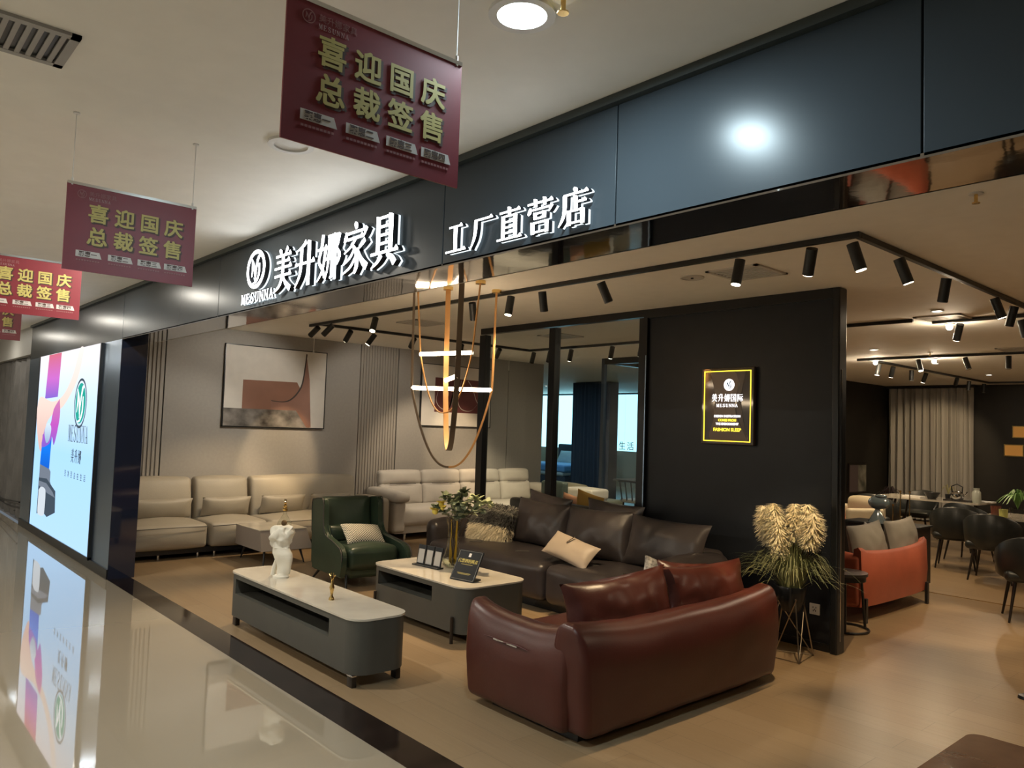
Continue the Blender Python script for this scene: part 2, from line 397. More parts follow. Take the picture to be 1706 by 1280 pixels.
GL = {
 '工': Hs(22, 80, 86) + Vs(51, 86, 10, 15) + Hs(8, 96, 9),
 '厂': Hs(22, 95, 86) + St((27, 87, 14), (26, 60, 14), (21, 32, 11), (6, 2, 3)),
 '直': Hs(12, 90, 86) + Vs(50, 98, 74, 12) + Vs(27, 74, 8, 13) + Vs(73, 74, 8, 14) + hs(27, 73, 73) + hs(27, 73, 56) + hs(27, 73, 40) + hs(27, 73, 24) + Hs(4, 97, 7),
 '营': Hs(6, 94, 87) + Vs(34, 98, 76, 12) + Vs(66, 98, 76, 12) + St((16, 76, 6), (13, 64, 13), (8, 58, 6)) + hs(16, 88, 69) + St((91, 73, 12), (84, 60, 5), (79, 56, 2)) + Vs(34, 59, 41, 12) + Vs(66, 59, 41, 12) + hs(34, 66, 57) + hs(34, 66, 43) + Vs(26, 33, 0, 13) + Vs(75, 33, 0, 13) + hs(26, 75, 31) + hs(26, 75, 5),
 '店': St((50, 99, 8), (56, 93, 14), (58, 86, 8)) + Hs(18, 96, 84) + St((22, 84, 14), (22, 50, 13), (17, 24, 10), (3, 2, 3)) + Vs(57, 77, 40, 13) + Hs(57, 91, 60) + Vs(37, 40, 0, 13) + Vs(80, 40, 0, 14) + hs(37, 80, 38) + hs(37, 80, 6),
 '美': St((30, 98, 6), (36, 92, 13), (40, 85, 6)) + St((72, 99, 13), (64, 90, 8), (59, 85, 3)) + Hs(12, 90, 83) + Hs(18, 84, 69) + Hs(8, 94, 55) + Vs(50, 83, 55, 13) + Hs(9, 93, 37) + St((50, 52, 14), (47, 34, 13), (34, 14, 9), (5, 1, 3)) + St((52, 36, 5), (64, 20, 11), (90, 3, 17)),
 '升': St((54, 97, 13), (38, 88, 8), (10, 80, 3)) + Hs(4, 97, 50) + St((33, 88, 14), (33, 50, 14), (27, 24, 10), (6, 0, 3)) + Vs(70, 97, 0, 15),
 '娜': St((24, 98, 13), (18, 70, 12), (9, 44, 9), (24, 26, 10), (36, 8, 12)) + St((37, 68, 13), (31, 38, 10), (20, 16, 7), (2, 1, 3)) + Hs(2, 44, 68) + hs(46, 68, 91) + Hs(45, 68, 67) + Hs(42, 68, 44) + St((51, 91, 9), (51, 48, 9), (46, 20, 6), (38, 2, 3)) + Vs(66, 91, 4, 11) + St((66, 6, 10), (58, 3, 4)) + Vs(79, 93, -2, 12) + hs(79, 93, 90) + St((95, 91, 10), (90, 72, 7), (86, 62, 5), (96, 46, 13), (86, 28, 6)),
 '家': St((46, 100, 7), (52, 95, 14), (54, 88, 8)) + St((15, 86, 6), (12, 74, 13), (7, 66, 6)) + hs(14, 90, 82) + St((93, 86, 12), (86, 74, 6), (80, 68, 2)) + Hs(20, 82, 70) + St((52, 70, 9), (36, 56, 6), (8, 44, 3)) + St((36, 60, 5), (54, 42, 12), (59, 16, 14), (50, 0, 8)) + St((48, 48, 8), (30, 32, 6), (6, 22, 3)) + St((54, 32, 8), (34, 14, 6), (4, 3, 3)) + St((88, 62, 12), (74, 52, 7), (62, 46, 3)) + St((60, 48, 4), (76, 24, 12), (97, 7, 18)),
 '具': Vs(28, 95, 26, 14) + Vs(72, 95, 26, 15) + hs(28, 72, 92) + hs(28, 72, 75) + hs(28, 72, 59) + hs(28, 72, 43) + Hs(3, 98, 26) + St((40, 22, 14), (28, 10, 8), (6, 0, 3)) + St((60, 22, 6), (78, 12, 14), (88, 1, 16)),
 '国': Vs(12, 95, 0, 13) + Vs(88, 95, 0, 13) + hs(12, 88, 92) + hs(12, 88, 5) + Hs(26, 74, 75) + Hs(30, 70, 50) + Hs(24, 76, 20) + Vs(50, 75, 20, 11) + St((60, 42, 5), (68, 34, 10)),
 '际': Vs(14, 93, -2, 12) + hs(14, 34, 90) + St((36, 91, 11), (28, 70, 6), (24, 62, 5), (37, 46, 12), (24, 30, 6)) + Hs(46, 90, 86) + Hs(40, 98, 60) + Vs(68, 60, 2, 13) + St((52, 44, 11), (46, 26, 7), (38, 14, 3)) + St((80, 44, 5), (90, 28, 10), (96, 14, 14)),
 'M': Vs(14, 98, 4, 5) + Vs(84, 98, 4, 16) + [[(8, 98), (26, 98), (58, 6), (48, 6)], [(72, 98), (92, 98), (92, 94), (80, 94), (54, 6), (48, 6)]] + hs(2, 26, 3) + hs(70, 98, 3) + hs(2, 22, 96) + hs(78, 98, 96),
 'E': Vs(28, 98, 2, 17) + hs(10, 84, 96) + hs(10, 88, 3) + hs(28, 64, 51) + [[(84, 98), (84, 74), (78, 88)], [(88, 2), (90, 30), (80, 12)], [(64, 62), (64, 40), (58, 51)]],
 'S': St((80, 80, 5), (66, 95, 8), (40, 95, 10), (22, 76, 14), (40, 56, 17), (66, 42, 17), (80, 22, 14), (60, 4, 9), (34, 5, 8), (18, 24, 5)) + [[(82, 98), (84, 68), (76, 82)], [(14, 2), (12, 34), (22, 18)]],
 'U': Vs(24, 98, 24, 17) + Vs(80, 98, 24, 6) + St((24, 28, 17), (32, 10, 14), (52, 2, 9), (72, 10, 7), (80, 28, 6)) + hs(6, 42, 96) + hs(66, 96, 96),
 'N': Vs(18, 98, 4, 6) + Vs(84, 98, 4, 6) + [[(8, 98), (28, 98), (87, 2), (76, 2)]] + hs(2, 34, 3) + hs(4, 26, 96) + hs(68, 98, 96),
 'A': [[(46, 98), (54, 98), (92, 4), (72, 4)], [(46, 98), (50, 98), (20, 4), (12, 4)]] + hs(26, 76, 34) + hs(2, 34, 3) + hs(60, 99, 3),
}
def glyph(bm, ch, x, y, w_, h_, z0, z1):
    for k, poly in enumerate(GL[ch]):
        e = k * 2e-5
        pts = [(x + px * w_ / 100, y + py * h_ / 100) for px, py in poly]
        ar = sum(pts[i][0] * pts[(i + 1) % len(pts)][1] - pts[(i + 1) % len(pts)][0] * pts[i][1] for i in range(len(pts)))
        if ar < 0: pts = pts[::-1]
        prism(bm, pts, z0, z1 + e)
    return bm
def glyph_row(s, w_, h_, pitch, depth=.001, x0=0):
    bm = NB()
    for i, c in enumerate(s): glyph(bm, c, x0 + i * pitch, -h_ / 2, w_, h_, 0, depth)
    return bm
def ring(bm, ri, ro, z0, z1, n=48, c=(0, 0), sx=1.0):
    v = []
    for k in range(n):
        a = 2 * PI * k / n; cs, sn = math.cos(a) * sx, math.sin(a)
        v.append([bm.verts.new((c[0] + r * cs, c[1] + r * sn, z)) for r, z in ((ri, z0), (ro, z0), (ro, z1), (ri, z1))])
    for k in range(n):
        A, D = v[k], v[(k + 1) % n]
        for j in range(4): bm.faces.new((A[j], A[(j + 1) % 4], D[(j + 1) % 4], D[j]))
    return bm
def logo_mark(bm, s, z0, z1, ringed=True):
    """ringed M-like monogram: two slender curved strokes crossing"""
    if ringed: ring(bm, s * .86, s, z0, z1)
    k = s / 62
    for P in ([(-30, -22, 5), (-24, 10, 12), (-30, 34, 4)], [(-30, 34, 4), (-12, 8, 12), (-2, -26, 6)], [(0, -36, 6), (2, -4, 10), (16, 34, 14), (30, 38, 4)],
              [(-18, -44, 4), (6, -40, 8), (24, -20, 12), (26, 16, 10)]):
        pts = [(x * k, y * k) for x, y in stroke_poly(P)]
        ar = sum(pts[i][0] * pts[(i + 1) % len(pts)][1] - pts[(i + 1) % len(pts)][0] * pts[i][1] for i in range(len(pts)))
        prism(bm, pts if ar > 0 else pts[::-1], z0, z1)
    return bm

# ============================================================ THE SETTING
CZ = 2.85; KZ = 2.94
struct('floor', B(-26, 5, -3, 2.19, -.12, 0), m_tile, smooth=False)
struct('floor_threshold', B(-8.5, 5, 2.19, 2.41, -.12, .001), m_kerb, smooth=False)
struct('floor_shop', B(-19, 3, 2.41, 9.2, -.12, 0), m_wood, smooth=False)
struct('floor_rear', B(-19, 3, 9.215, 18.4, -.12, 0), m_wood, smooth=False)
struct('trim_1', B(-7.1, 3, 9.2, 9.215, -.1, .004), m_brass, smooth=False)
struct('ceiling', B(-19, 3, 2.51, 18.4, CZ, CZ + .2), m_ceil, smooth=False)
struct('ceiling_corridor', B(-26, 5, -3, 2.19, KZ, KZ + .1), m_ceil_c, smooth=False)
m_far = mat('mall_wall', (.62, .60, .55), .5)
struct('wall_front', B(-26, 5, -3.1, -3, 0, KZ), m_far, smooth=False)
struct('wall_right', B(3, 3.1, 2.51, 18.4, 0, CZ), m_dwall, smooth=False)
struct('wall_right_corridor', B(5, 5.1, -3.1, 2.5, 0, KZ), m_far, smooth=False)
struct('wall_left', B(-19.1, -19, 2.51, 18.4, 0, CZ), m_far, smooth=False)
struct('wall_end_corridor', B(-26.1, -26, -3.1, 2.5, 0, KZ), m_far, smooth=False)

# fascia over the shop opening, in panels, with its mirrored underside
FY = 2.19
xs = [-13.3, -8.5, -5.92, -3.02, -1.915, -.815, .285, 3.0]
for a, b in zip(xs, xs[1:]):
    struct('fascia_panel', B(a + .003, b - .003, FY, FY + .03, 2.43, 2.905, .002), m_fascia, smooth=False)
struct('fascia_core', B(-13.3, 3, FY + .03, 2.5, 2.44, KZ), m_black, smooth=False)
struct('fascia_trim', B(-13.3, 3, FY - .03, FY + .03, 2.905, KZ - .001), m_trim, smooth=False)
struct('soffit', B(-8.5, 3, FY, 2.51, 2.425, 2.44), m_mirror, smooth=False)
struct('fascia_rear', B(-8.5, 3, 2.5, 2.515, 2.425, CZ), m_ceil, smooth=False)
# block that carries the screen, steel clad, mirrored on its shop side
struct('pillar_block', B(-13.3, -8.505, FY + .02, 2.44, 0, 2.44), m_black, smooth=False)
struct('pillar_cladding_right', B(-9.18, -8.5, FY, FY + .02, .02, 2.43), m_steel, smooth=False)
struct('pillar_cladding_left', B(-13.3, -12.45, FY, FY + .02, .02, 2.43), m_steel, smooth=False)
struct('pillar_mirror', B(-8.505, -8.495, FY, 2.44, 0, 2.43), m_navym, smooth=False)
struct('baseboard_front', B(-13.3, -8.5, FY - .012, FY, 0, .1, .004), m_black, smooth=False)
# shuttered neighbour further down the corridor
def shutter():
    bm = NB(); n = 90; g = []
    for i in range(n + 1):
        x = -26 + 12.65 * i / n
        y = 2.27 + .02 * math.sin(i * 1.9) + .012 * math.sin(i * .7)
        g.append((bm.verts.new((x, y, .02)), bm.verts.new((x + .1, y, 2.5))))
    for a, b in zip(g, g[1:]): bm.faces.new((a[0], b[0], b[1], a[1]))
    return bm
so = obj('shop_cover_sheet', shutter(), mat('grey_sheeting', (.10, .095, .09), .6, var=.25, vscale=3, bump=.5, bscale=8))
meta(so, 'crinkled dark grey sheeting closing the neighbouring shop at far left', 'sheeting')
struct('lintel', B(-26, -13.3, FY, 2.5, 2.515, KZ), mat('grey_white_lintel', (.36, .35, .33), .5), smooth=False)
struct('wall_neighbour', B(-26, -13.3, 2.5, 2.6, 0, 2.5), m_dwall, smooth=False)
for k, zz in enumerate((.14, .2, .27)):
    t = obj('cable', tube(NB(), [(-15.9 + 2.4 * i / 12, 2.29 - .04 * k, zz - .05 * math.sin(PI * i / 12 + k * .4)) for i in range(13)], .012), m_blackmetal)
    meta(t, ('lowest', 'middle', 'uppermost')[k] + ' of three black cables slung low across the grey sheeting', 'cable', 'cables along the grey sheeting')

# left wall with the two pictures: flat and fluted panels
AX = -10.2
segs = [(2.45, 3.15, 1), (3.15, 5.96, 0), (5.96, 6.64, 1), (6.64, 8.94, 0), (8.94, 9.80, 0)]
struct('wall_left_core', B(AX - .2, AX - .03, 2.44, 9.82, 0, CZ), m_black, smooth=False)
for a, b, s in segs:
    if s:
        bm = NB(); n = int((b - a) / .048)
        for i in range(n):
            y0_ = a + .006 + (b - a - .012) * i / n
            box(bm, AX - .03, AX + .004, y0_, y0_ + .030, 0, CZ, .004, 1)
        box(bm, AX - .03, AX - .012, a + .006, b - .006, 0, CZ)
        struct('wall_left_fluted', bm, mat('fluted_panel', (.36, .33, .295), .6), smooth=False)
    else:
        struct('wall_left_panel', B(AX - .03, AX, a + .006, b - .006, 0, CZ), m_wallg, smooth=False)

# black feature wall and the glazed partition beside it
PY = 5.88
struct('wall_black', B(-4.69, -2.84, PY + .03, PY + .10, 0, CZ - .001), m_bwall, smooth=False)
struct('trim_2', B(-4.74, -2.80, PY, PY + .12, 2.765, CZ - .0005), m_black, smooth=False)
struct('trim_3', B(-2.85, -2.79, PY - .01, PY + .12, 0, CZ - .0005, .012, 3), m_black, smooth=False)
struct('baseboard_black_wall', B(-4.69, -2.85, PY + .018, PY + .03, 0, .06), m_black, smooth=False)
struct('partition_beam', B(-7.25, -4.74, PY, PY + .07, 2.78, CZ - .0005), m_black, smooth=False)
for x0, x1 in ((-7.26, -7.15), (-6.05, -5.955), (-4.79, -4.69)):
    struct('partition_post', B(x0, x1, PY - .005, PY + .085, 0, 2.77, .004), m_black, smooth=False)
struct('window_1', B(-7.16, -6.03, PY + .03, PY + .038, .02, 2.78), m_panel_glass, smooth=False)
struct('window_2', B(-5.96, -4.78, PY + .03, PY + .038, .02, 2.78), m_panel_glass, smooth=False)
struct('trim_4', B(-2.79, -2.785, PY + .03, PY + .04, .1, 2.2), m_chrome, smooth=False)
struct('trim_5', B(-4.70, -4.69, PY - .012, PY - .005, .4, 2.4), m_steel, smooth=False)

# glazed room deeper in
m_navy = mat('navy_wall', (.035, .055, .085), .4)
struct('partition_post', B(-8.47, -8.41, 9.45, 9.51, 0, CZ - .001), m_navy, smooth=False)
struct('partition_beam', B(-8.41, -7.15, 9.45, 9.51, 2.75, CZ - .001), m_black, smooth=False)
struct('window_3', B(-8.41, -7.15, 9.478, 9.486, 0, 2.75), m_panel_glass, smooth=False)
struct('partition_beam', B(-8.50, -8.42, 9.6, 13.8, 2.77, CZ - .001), m_black, smooth=False)
bm = NB(); n = 60; g = []
for i in range(n + 1):
    g.append((bm.verts.new((-13.3 + 1.22 * i / n, 13.8 + .035 * math.sin(i * 1.1), .01)), bm.verts.new((-13.3 + 1.22 * i / n, 13.8 + .035 * math.sin(i * 1.1), CZ - .01))))
for a, b in zip(g, g[1:]): bm.faces.new((a[0], b[0], b[1], a[1]))
meta(obj('curtain', bm, mat('navy_curtain', (.035, .06, .10), .8)), 'dark navy floor-length curtain standing between the two bright windows', 'curtain')
struct('column', B(-13.3, -12.25, 13.9, 14.3, 0, CZ - .001), m_navy, smooth=False)
m_beigewall = mat('beige_wall', (.45, .40, .30), .6)
struct('wall_back', B(-19, -14.7, 18.1, 18.2, 0, 1.08), m_beigewall, smooth=False)
struct('wall_back_side', B(-14.7, -7.15, 18.1, 18.2, 0, CZ), m_navy, smooth=False)
m_day = emis('daylight_blind', (.45, .88, 1.0), 1.6)
for i, (a, b) in enumerate(((-19, -17.9), (-17.88, -16.6), (-16.58, -15.25), (-15.23, -14.72))):
    struct('window_%d' % (4 + i), B(a, b, 18.12, 18.14, 1.08, 2.80), m_day, smooth=False)
struct('wall_back_head', B(-19, -14.7, 18.1, 18.2, 2.8, CZ), m_navy, smooth=False)
for ch, x in (('享', -15.66), ('生', -15.30), ('活', -14.98)):
    o = text('window_lettering', ch, .27, m_black, None, (x, 18.09, 1.22), FACE_S, depth=.01)
    meta(o, 'black character %s on the bright rear window' % ch, 'lettering', 'black characters on the rear window')

# dining end of the shop
struct('wall_dining_left', B(-7.3, -7.15, 10.6, 17.4, 0, CZ - .001), m_dwall, smooth=False)
struct('wall_dining_back', B(-7.15, 3, 17.4, 17.5, 0, CZ - .001), m_dwall, smooth=False)
bm = NB(); n = 150; rows = [.03, .8, 1.6, 2.6, 2.79]; g = []
for i in range(n + 1):
    u = i / n; x = -7.1 + 1.66 * u
    ph = u * 2 * PI * 13 + .8 * math.sin(u * 21)
    g.append([bm.verts.new((x + .012 * math.sin(ph * .5 + z), 17.27 + (.055 if z < 2.7 else .03) * math.sin(ph) + .012 * math.sin(ph * 2.3), z)) for z in rows])
for a, b in zip(g, g[1:]):
    for k in range(len(rows) - 1): bm.faces.new((a[k], b[k], b[k + 1], a[k + 1]))
cu = obj('curtain', bm, mat('beige_curtain', (.42, .405, .375), .85, bump=.1, bscale=200)); meta(cu, 'tall pleated beige curtain hanging against the dark rear wall', 'curtain')
meta(obj('curtain_rail', B(-7.14, -5.4, 17.22, 17.32, 2.80, 2.85), m_black, smooth=False), 'black rail the beige pleated curtain hangs from', 'rail')
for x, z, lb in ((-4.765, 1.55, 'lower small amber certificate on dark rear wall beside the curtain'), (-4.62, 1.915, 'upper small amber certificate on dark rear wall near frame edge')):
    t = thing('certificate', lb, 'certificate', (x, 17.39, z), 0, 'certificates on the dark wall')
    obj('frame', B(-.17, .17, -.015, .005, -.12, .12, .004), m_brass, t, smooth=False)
    obj('sheet', B(-.15, .15, -.018, -.015, -.10, .10), mat('amber_card_glow', (.55, .26, .06), .5, emit=(.9, .4, .08), estr=.12), t, smooth=False)  # faint glow put into the card colour; the certificate is no lamp

# ============================================================ CEILING FITTINGS
m_lens = emis('lamp_lens', (1.0, .86, .62), 9)
m_lens_off = mat('dim_lens', (.5, .48, .45), .2)
m_head = mat('track_head_black', (.014, .015, .015), .4)
def make_head(lit):
    t = thing('track_spotlight', 'x', 'spotlight')
    b = NB(); cyl(b, (0, 0, .0), (0, 0, -.165), .034, n=20); obj('body', b, m_head, t)
    b = NB(); cyl(b, (0, 0, -.163), (0, 0, -.169), .029, n=20); obj('lens', b, m_lens if lit else m_lens_off, t)
    return t
PROTO = {}
def head(x, y, aim, lit, lb, grp, z=2.815, watt=0, ang=45, col=None):
    a = Vector(aim) - Vector((x, y, z))
    a.z = min(a.z, -.3 * math.hypot(a.x, a.y))
    rot = a.to_track_quat('-Z', 'Y').to_euler()
    if lit not in PROTO:
        PROTO[lit] = t = make_head(lit)
    else: t = dup(PROTO[lit])
    t.location = (x, y, z - .02); t.rotation_euler = rot
    t['label'] = lb; t['group'] = grp
    if watt:
        d = a.normalized()
        spot(Vector((x, y, z - .02)) + d * .19, aim, watt, ang, .55, col or WARM, .025, 'track_lamp')
def rail(x0, y0, x1, y1, lb):
    w_ = .018
    if abs(x1 - x0) > abs(y1 - y0): bm = B(x0, x1, y0 - w_, y0 + w_, CZ - .034, CZ - .001, .003)
    else: bm = B(x0 - w_, x0 + w_, y0, y1, CZ - .034, CZ - .001, .003)
    meta(obj('lighting_track', bm, m_head, smooth=False), lb, 'lighting track', 'ceiling lighting tracks')
rail(-8.73, 4.37, -1.96, 4.37, 'black ceiling track running above the coffee tables, parallel to storefront')
rail(-8.49, 4.39, -8.49, 7.83, 'black ceiling track alongside the picture wall')
rail(-8.51, 7.85, -3.0, 7.85, 'black ceiling track behind the glazed partition')
rail(-1.978, 4.39, -1.978, 8.4, 'thick black ceiling track running inward at right')
rail(-2.9, 8.06, 2.0, 8.06, 'thin black ceiling track crossing above the orange sofa')
rail(-5.1, 11.3, 1.5, 11.3, 'black ceiling track over the dining tables')
rail(-4.95, 11.32, -4.95, 16.6, 'black ceiling track running back towards the beige curtain')
rail(-4.93, 16.58, 1.0, 16.58, 'rearmost black ceiling track before the dark wall')
G = 'spotlights on the front track'
F = 'black cylinder spotlight on the front track, '
head(-8.52, 4.37, (-10.15, 4.0, 1.7), 0, F + 'leftmost at its corner', G, watt=6.5, ang=95, col=NEUT)
head(-8.16, 4.37, (-9.8, 3.2, .8), 0, F + 'second from left corner', G, watt=10, ang=80, col=NEUT)
head(-7.21, 4.37, (-6.5, 3.4, .4), 1, F + 'left of the strap chandelier, lit', G, watt=36, ang=60)
head(-5.53, 4.37, (-6.2, 5.25, .6), 0, F + 'just behind the chandelier straps', G, watt=24, ang=46)
head(-4.99, 4.37, (-5.0, 3.9, 0), 1, F + 'lit, just right of the chandelier', G, watt=42, ang=55)
head(-4.60, 4.37, (-4.85, 5.05, .5), 0, F + 'second to right of the chandelier', G, watt=24, ang=42)
head(-3.95, 4.37, (-3.3, 5.5, .0), 0, F + 'tilted one before the long lit stretch', G)
head(-2.74, 4.37, (-2.95, 4.0, .4), 1, F + 'lit and upright above the red sofa', G, watt=30, ang=50)
head(-2.25, 4.37, (-3.1, 5.3, .7), 1, F + 'bright one beside the right corner', G, watt=40, ang=46)
head(-2.02, 4.40, (-1.3, 4.9, 0), 1, F + 'at the corner, tilted right', G, watt=12, ang=58)
G = 'spotlights on the right track'
F = 'black cylinder spotlight on the thick right track, '
head(-1.978, 4.95, (-1.2, 5.7, 0), 1, F + 'nearest to its corner', G, watt=12, ang=60)
head(-1.978, 5.75, (-2.6, 6.2, 0), 0, F + 'middle one', G)
head(-1.978, 6.75, (-1.2, 7.4, 0), 1, F + 'far lit one', G, watt=18, ang=60)
head(-1.978, 7.25, (-2.7, 7.6, .4), 0, F + 'farthest one at frame edge', G, watt=26, ang=45)
G = 'spotlights on the left track'
F = 'black cylinder spotlight on the picture wall track, '
head(-8.49, 4.80, (-10.15, 4.74, 1.22), 1, F + 'aimed at the beige and pink picture', G, watt=24, ang=34)
head(-8.49, 5.15, (-9.5, 3.8, .3), 1, F + 'above the greige sofa', G, watt=34, ang=60)
head(-8.49, 5.75, (-10.15, 6.2, 1.6), 0, F + 'middle one', G, watt=5.5, ang=95, col=NEUT)
head(-8.49, 6.55, (-9.9, 7.2, .8), 0, F + 'above the pale sofa', G, watt=20, ang=75, col=WARM2)
head(-8.49, 7.25, (-10.15, 7.8, 1.35), 1, F + 'aimed at the second picture', G, watt=15, ang=38)
G = 'spotlights on the partition track'
F = 'black cylinder spotlight seen through the partition, '
for i, (x, lit, lb) in enumerate(((-8.40, 0, 'first left'), (-8.05, 0, 'second'), (-7.62, 1, 'third'), (-6.85, 1, 'in the second pane'), (-6.35, 1, 'right in the second pane'))):
    head(x, 7.85, (x - 1.2, 8.3 + .1 * i, .5), lit, F + lb, G, watt=20 if i in (0, 2, 3) else 0, ang=55)
G = 'spotlights over the dining area'
F = 'black cylinder spotlight over the dining area, '
for x, y, lit, aim, lb in ((-2.65, 8.06, 1, (-3.5, 9.0, .6), 'tilted inward near the black wall'), (-2.15, 8.06, 0, (-1.6, 8.6, 0), 'tilted, near right frame edge'),
        (-4.25, 11.3, 1, (-3.6, 10.9, .7), 'front left on the middle track'), (-3.66, 11.3, 0, (-2.9, 11, .7), 'centre of the middle track'), (-3.15, 11.3, 0, (-3.1, 11, 0), 'right on the middle track'),
        (-4.95, 11.7, 1, (-5.3, 11.5, .6), 'first on the rear-running track'), (-4.95, 12.2, 1, (-5.9, 12.9, 0), 'second on the rear-running track'), (-4.95, 12.9, 0, (-5.0, 12.9, 0), 'third on the rear-running track'),
        (-4.95, 13.5, 1, (-6.1, 14, 0), 'fourth on the rear-running track'), (-4.95, 14.9, 1, (-6.2, 17.2, 1.2), 'fifth on the rear-running track'), (-4.95, 15.5, 0, (-5.2, 15.6, 0), 'sixth on the rear-running track'), (-4.95, 16.3, 0, (-5.2, 16.6, 0), 'last one before the curtain')):
    head(x, y, aim, lit, F + lb, G, watt=(19 if lit else 0), ang=60)

m_dl = emis('downlight_disc', (1, .95, .85), 10)
m_dlc = emis('corridor_downlight_disc', (.85, .97, 1.0), 14)
m_ring = mat('ring_white', (.7, .69, .66), .4)
def downlight(x, y, z, r, lit, lb, cat='downlight', grp=None, m=None, watt=0, col=NEUT):
    t = thing('recessed_downlight', lb, cat, (x, y, z), 0, grp)
    obj('ring', ring(NB(), r * .74, r, -.012, .0), m_ring, t)
    b = NB(); cyl(b, (0, 0, -.004), (0, 0, -.001), r * .74, n=32); obj('diffuser', b, m if lit else m_ring, t)
    if watt: disc_lamp((x, y, z - .015), watt, col, r * 1.4)
for i in range(0, 9):
    x = -1.74 - 1.6 * i; lit = i % 2 == 0
    lb = ('large bright round corridor downlight at top of the view', 'unlit round white corridor downlight below the nearest banner', 'lit round corridor downlight hidden behind the second banner',
          'unlit round corridor downlight between second and third banner', 'lit round corridor downlight just beyond the third banner', 'unlit round corridor downlight above the lit display screen',
          'lit round corridor downlight over left end of the display screen', 'unlit round corridor downlight near the grey sheeted shop', 'farthest lit round corridor downlight along the fascia')[i]
    downlight(x, 1.53, KZ, .105, lit, lb, grp='round downlights along the corridor', m=m_dlc, watt=(24 if i < 3 else 10) if lit else 0, col=COOL if i < 2 else NEUT)
for i in range(5):  # unseen far-side downlights, added to brighten the corridor
    x = -2.9 - 3.9 * i
    downlight(x, -1.2, KZ, .105, True, 'added round downlight on the unseen far side of the corridor', grp='added round downlights across the corridor', m=m_dlc, watt=32, col=NEUT)
for x, y, lb in ((-2.64, 7.45, 'nearest small lit downlight in the warm dining ceiling'), (-4.39, 10.2, 'small lit downlight beside the black wall edge'), (-4.42, 12.4, 'small lit downlight above the rear-running track'), (-4.42, 14.8, 'small lit downlight at back right of ceiling'), (-7.3, 9.0, 'small lit downlight seen through the partition glass'), (-8.2, 11.8, 'farther small downlight seen through the partition glass')):
    downlight(x, y, CZ, .055, True, lb, grp='small downlights in the shop', m=m_dl, watt=9, col=WARM2)
for x, y in ((-.6, 12.5), (-1.0, 15.5), (1.0, 7), (-11.5, 7), (-12.5, 11.5), (-15, 14.5)):  # downlights added outside the view as ambient fill for the shop
    downlight(x, y, CZ, .055, True, 'small downlight added out of the direct view', grp='added small downlights elsewhere', m=m_dl, watt=16, col=WARM2 if x > -9 else COOL)
for x, y, lb in ((-2.80, 8.22, 'bare bright globe lamp near the track head'), (-4.15, 11.6, 'bare bright globe lamp over the dining area'), (-4.9, 11.45, 'small bare globe lamp at the track corner')):
    t = thing('globe_lamp', lb, 'lamp', (x, y, CZ), 0, 'globe lamps on the ceiling')
    b = NB(); cyl(b, (0, 0, -.03), (0, 0, 0), .045, n=20); obj('base', b, m_ring, t)
    b = NB(); bmesh.ops.create_uvsphere(b, u_segments=16, v_segments=10, radius=.03); obj('bulb', b, emis('globe', (1, .9, .68), 25), t, loc=(0, 0, -.055))
    l = bpy.data.lights.new('globe_light', 'POINT'); l.energy = 8; l.color = WARM2; l.shadow_soft_size = .03
    lo = bpy.data.objects.new('globe_light', l); C.objects.link(lo); lo.location = (x, y, CZ - .13)

def air_grille(name, x, y, z, sx, sy, lb, slats=9, along='x', m=None, group=None):
    t = thing(name, lb, 'air vent', (x, y, z), 0, group)
    m = m or m_ring
    bm = NB(); f = .03
    for a in ((-sx / 2, sx / 2, -sy / 2, -sy / 2 + f), (-sx / 2, sx / 2, sy / 2 - f, sy / 2), (-sx / 2, -sx / 2 + f, -sy / 2, sy / 2), (sx / 2 - f, sx / 2, -sy / 2, sy / 2)):
        box(bm, *a, -.012, 0)
    obj('frame', bm, m, t, smooth=False)
    obj('backing', B(-sx / 2 + f, sx / 2 - f, -sy / 2 + f, sy / 2 - f, -.002, -.001), m_black, t, smooth=False)
    for i in range(slats):
        b = NB()
        if along == 'x':
            c = -sx / 2 + f + (sx - 2 * f) * (i + .5) / slats; box(b, c - .008, c + .008, -sy / 2 + f, sy / 2 - f, -.011, -.004)
        else:
            c = -sy / 2 + f + (sy - 2 * f) * (i + .5) / slats; box(b, -sx / 2 + f, sx / 2 - f, c - .008, c + .008, -.011, -.004)
        obj('slat', b, m, t, smooth=False)
air_grille('ceiling_vent', -3.07, .25, KZ, .31, .63, 'grey louvred air vent in the corridor ceiling at top left', 17, 'y', mat('grey_louvre', (.34, .33, .31), .5))
m_panel = mat('ceiling_hatch', (.60, .56, .50), .6)
for x, y, lb in ((-3.05, 4.95, 'square flush hatch near the front track'), (-7.4, 5.1, 'square flush hatch left of the chandelier'), (-2.75, 7.95, 'square air vent by the nearest small downlight'), (-2.95, 11.0, 'square air vent at right frame edge over the dining area'), (-6.9, 6.9, 'square flush hatch seen through the partition glass')):
    air_grille('ceiling_vent', x, y, CZ, .42, .42, lb + ' in the shop ceiling', 8, 'y', m_panel, 'square vents in the shop ceiling')
def round_speaker(x, y, z, r, lb):
    t = thing('ceiling_speaker', lb, 'speaker', (x, y, z), 0)
    obj('rim', ring(NB(), r * .86, r, -.01, 0), m_panel, t)
    b = NB(); cyl(b, (0, 0, -.006), (0, 0, 0), r * .86, n=32); obj('grille', b, m_panel, t)
    b = NB(); cyl(b, (0, 0, -.014), (0, 0, -.006), r * .12, n=12); obj('cap', b, m_blackmetal, t)
round_speaker(-3.46, 4.86, CZ, .09, 'round flat ceiling speaker near the front lighting track')
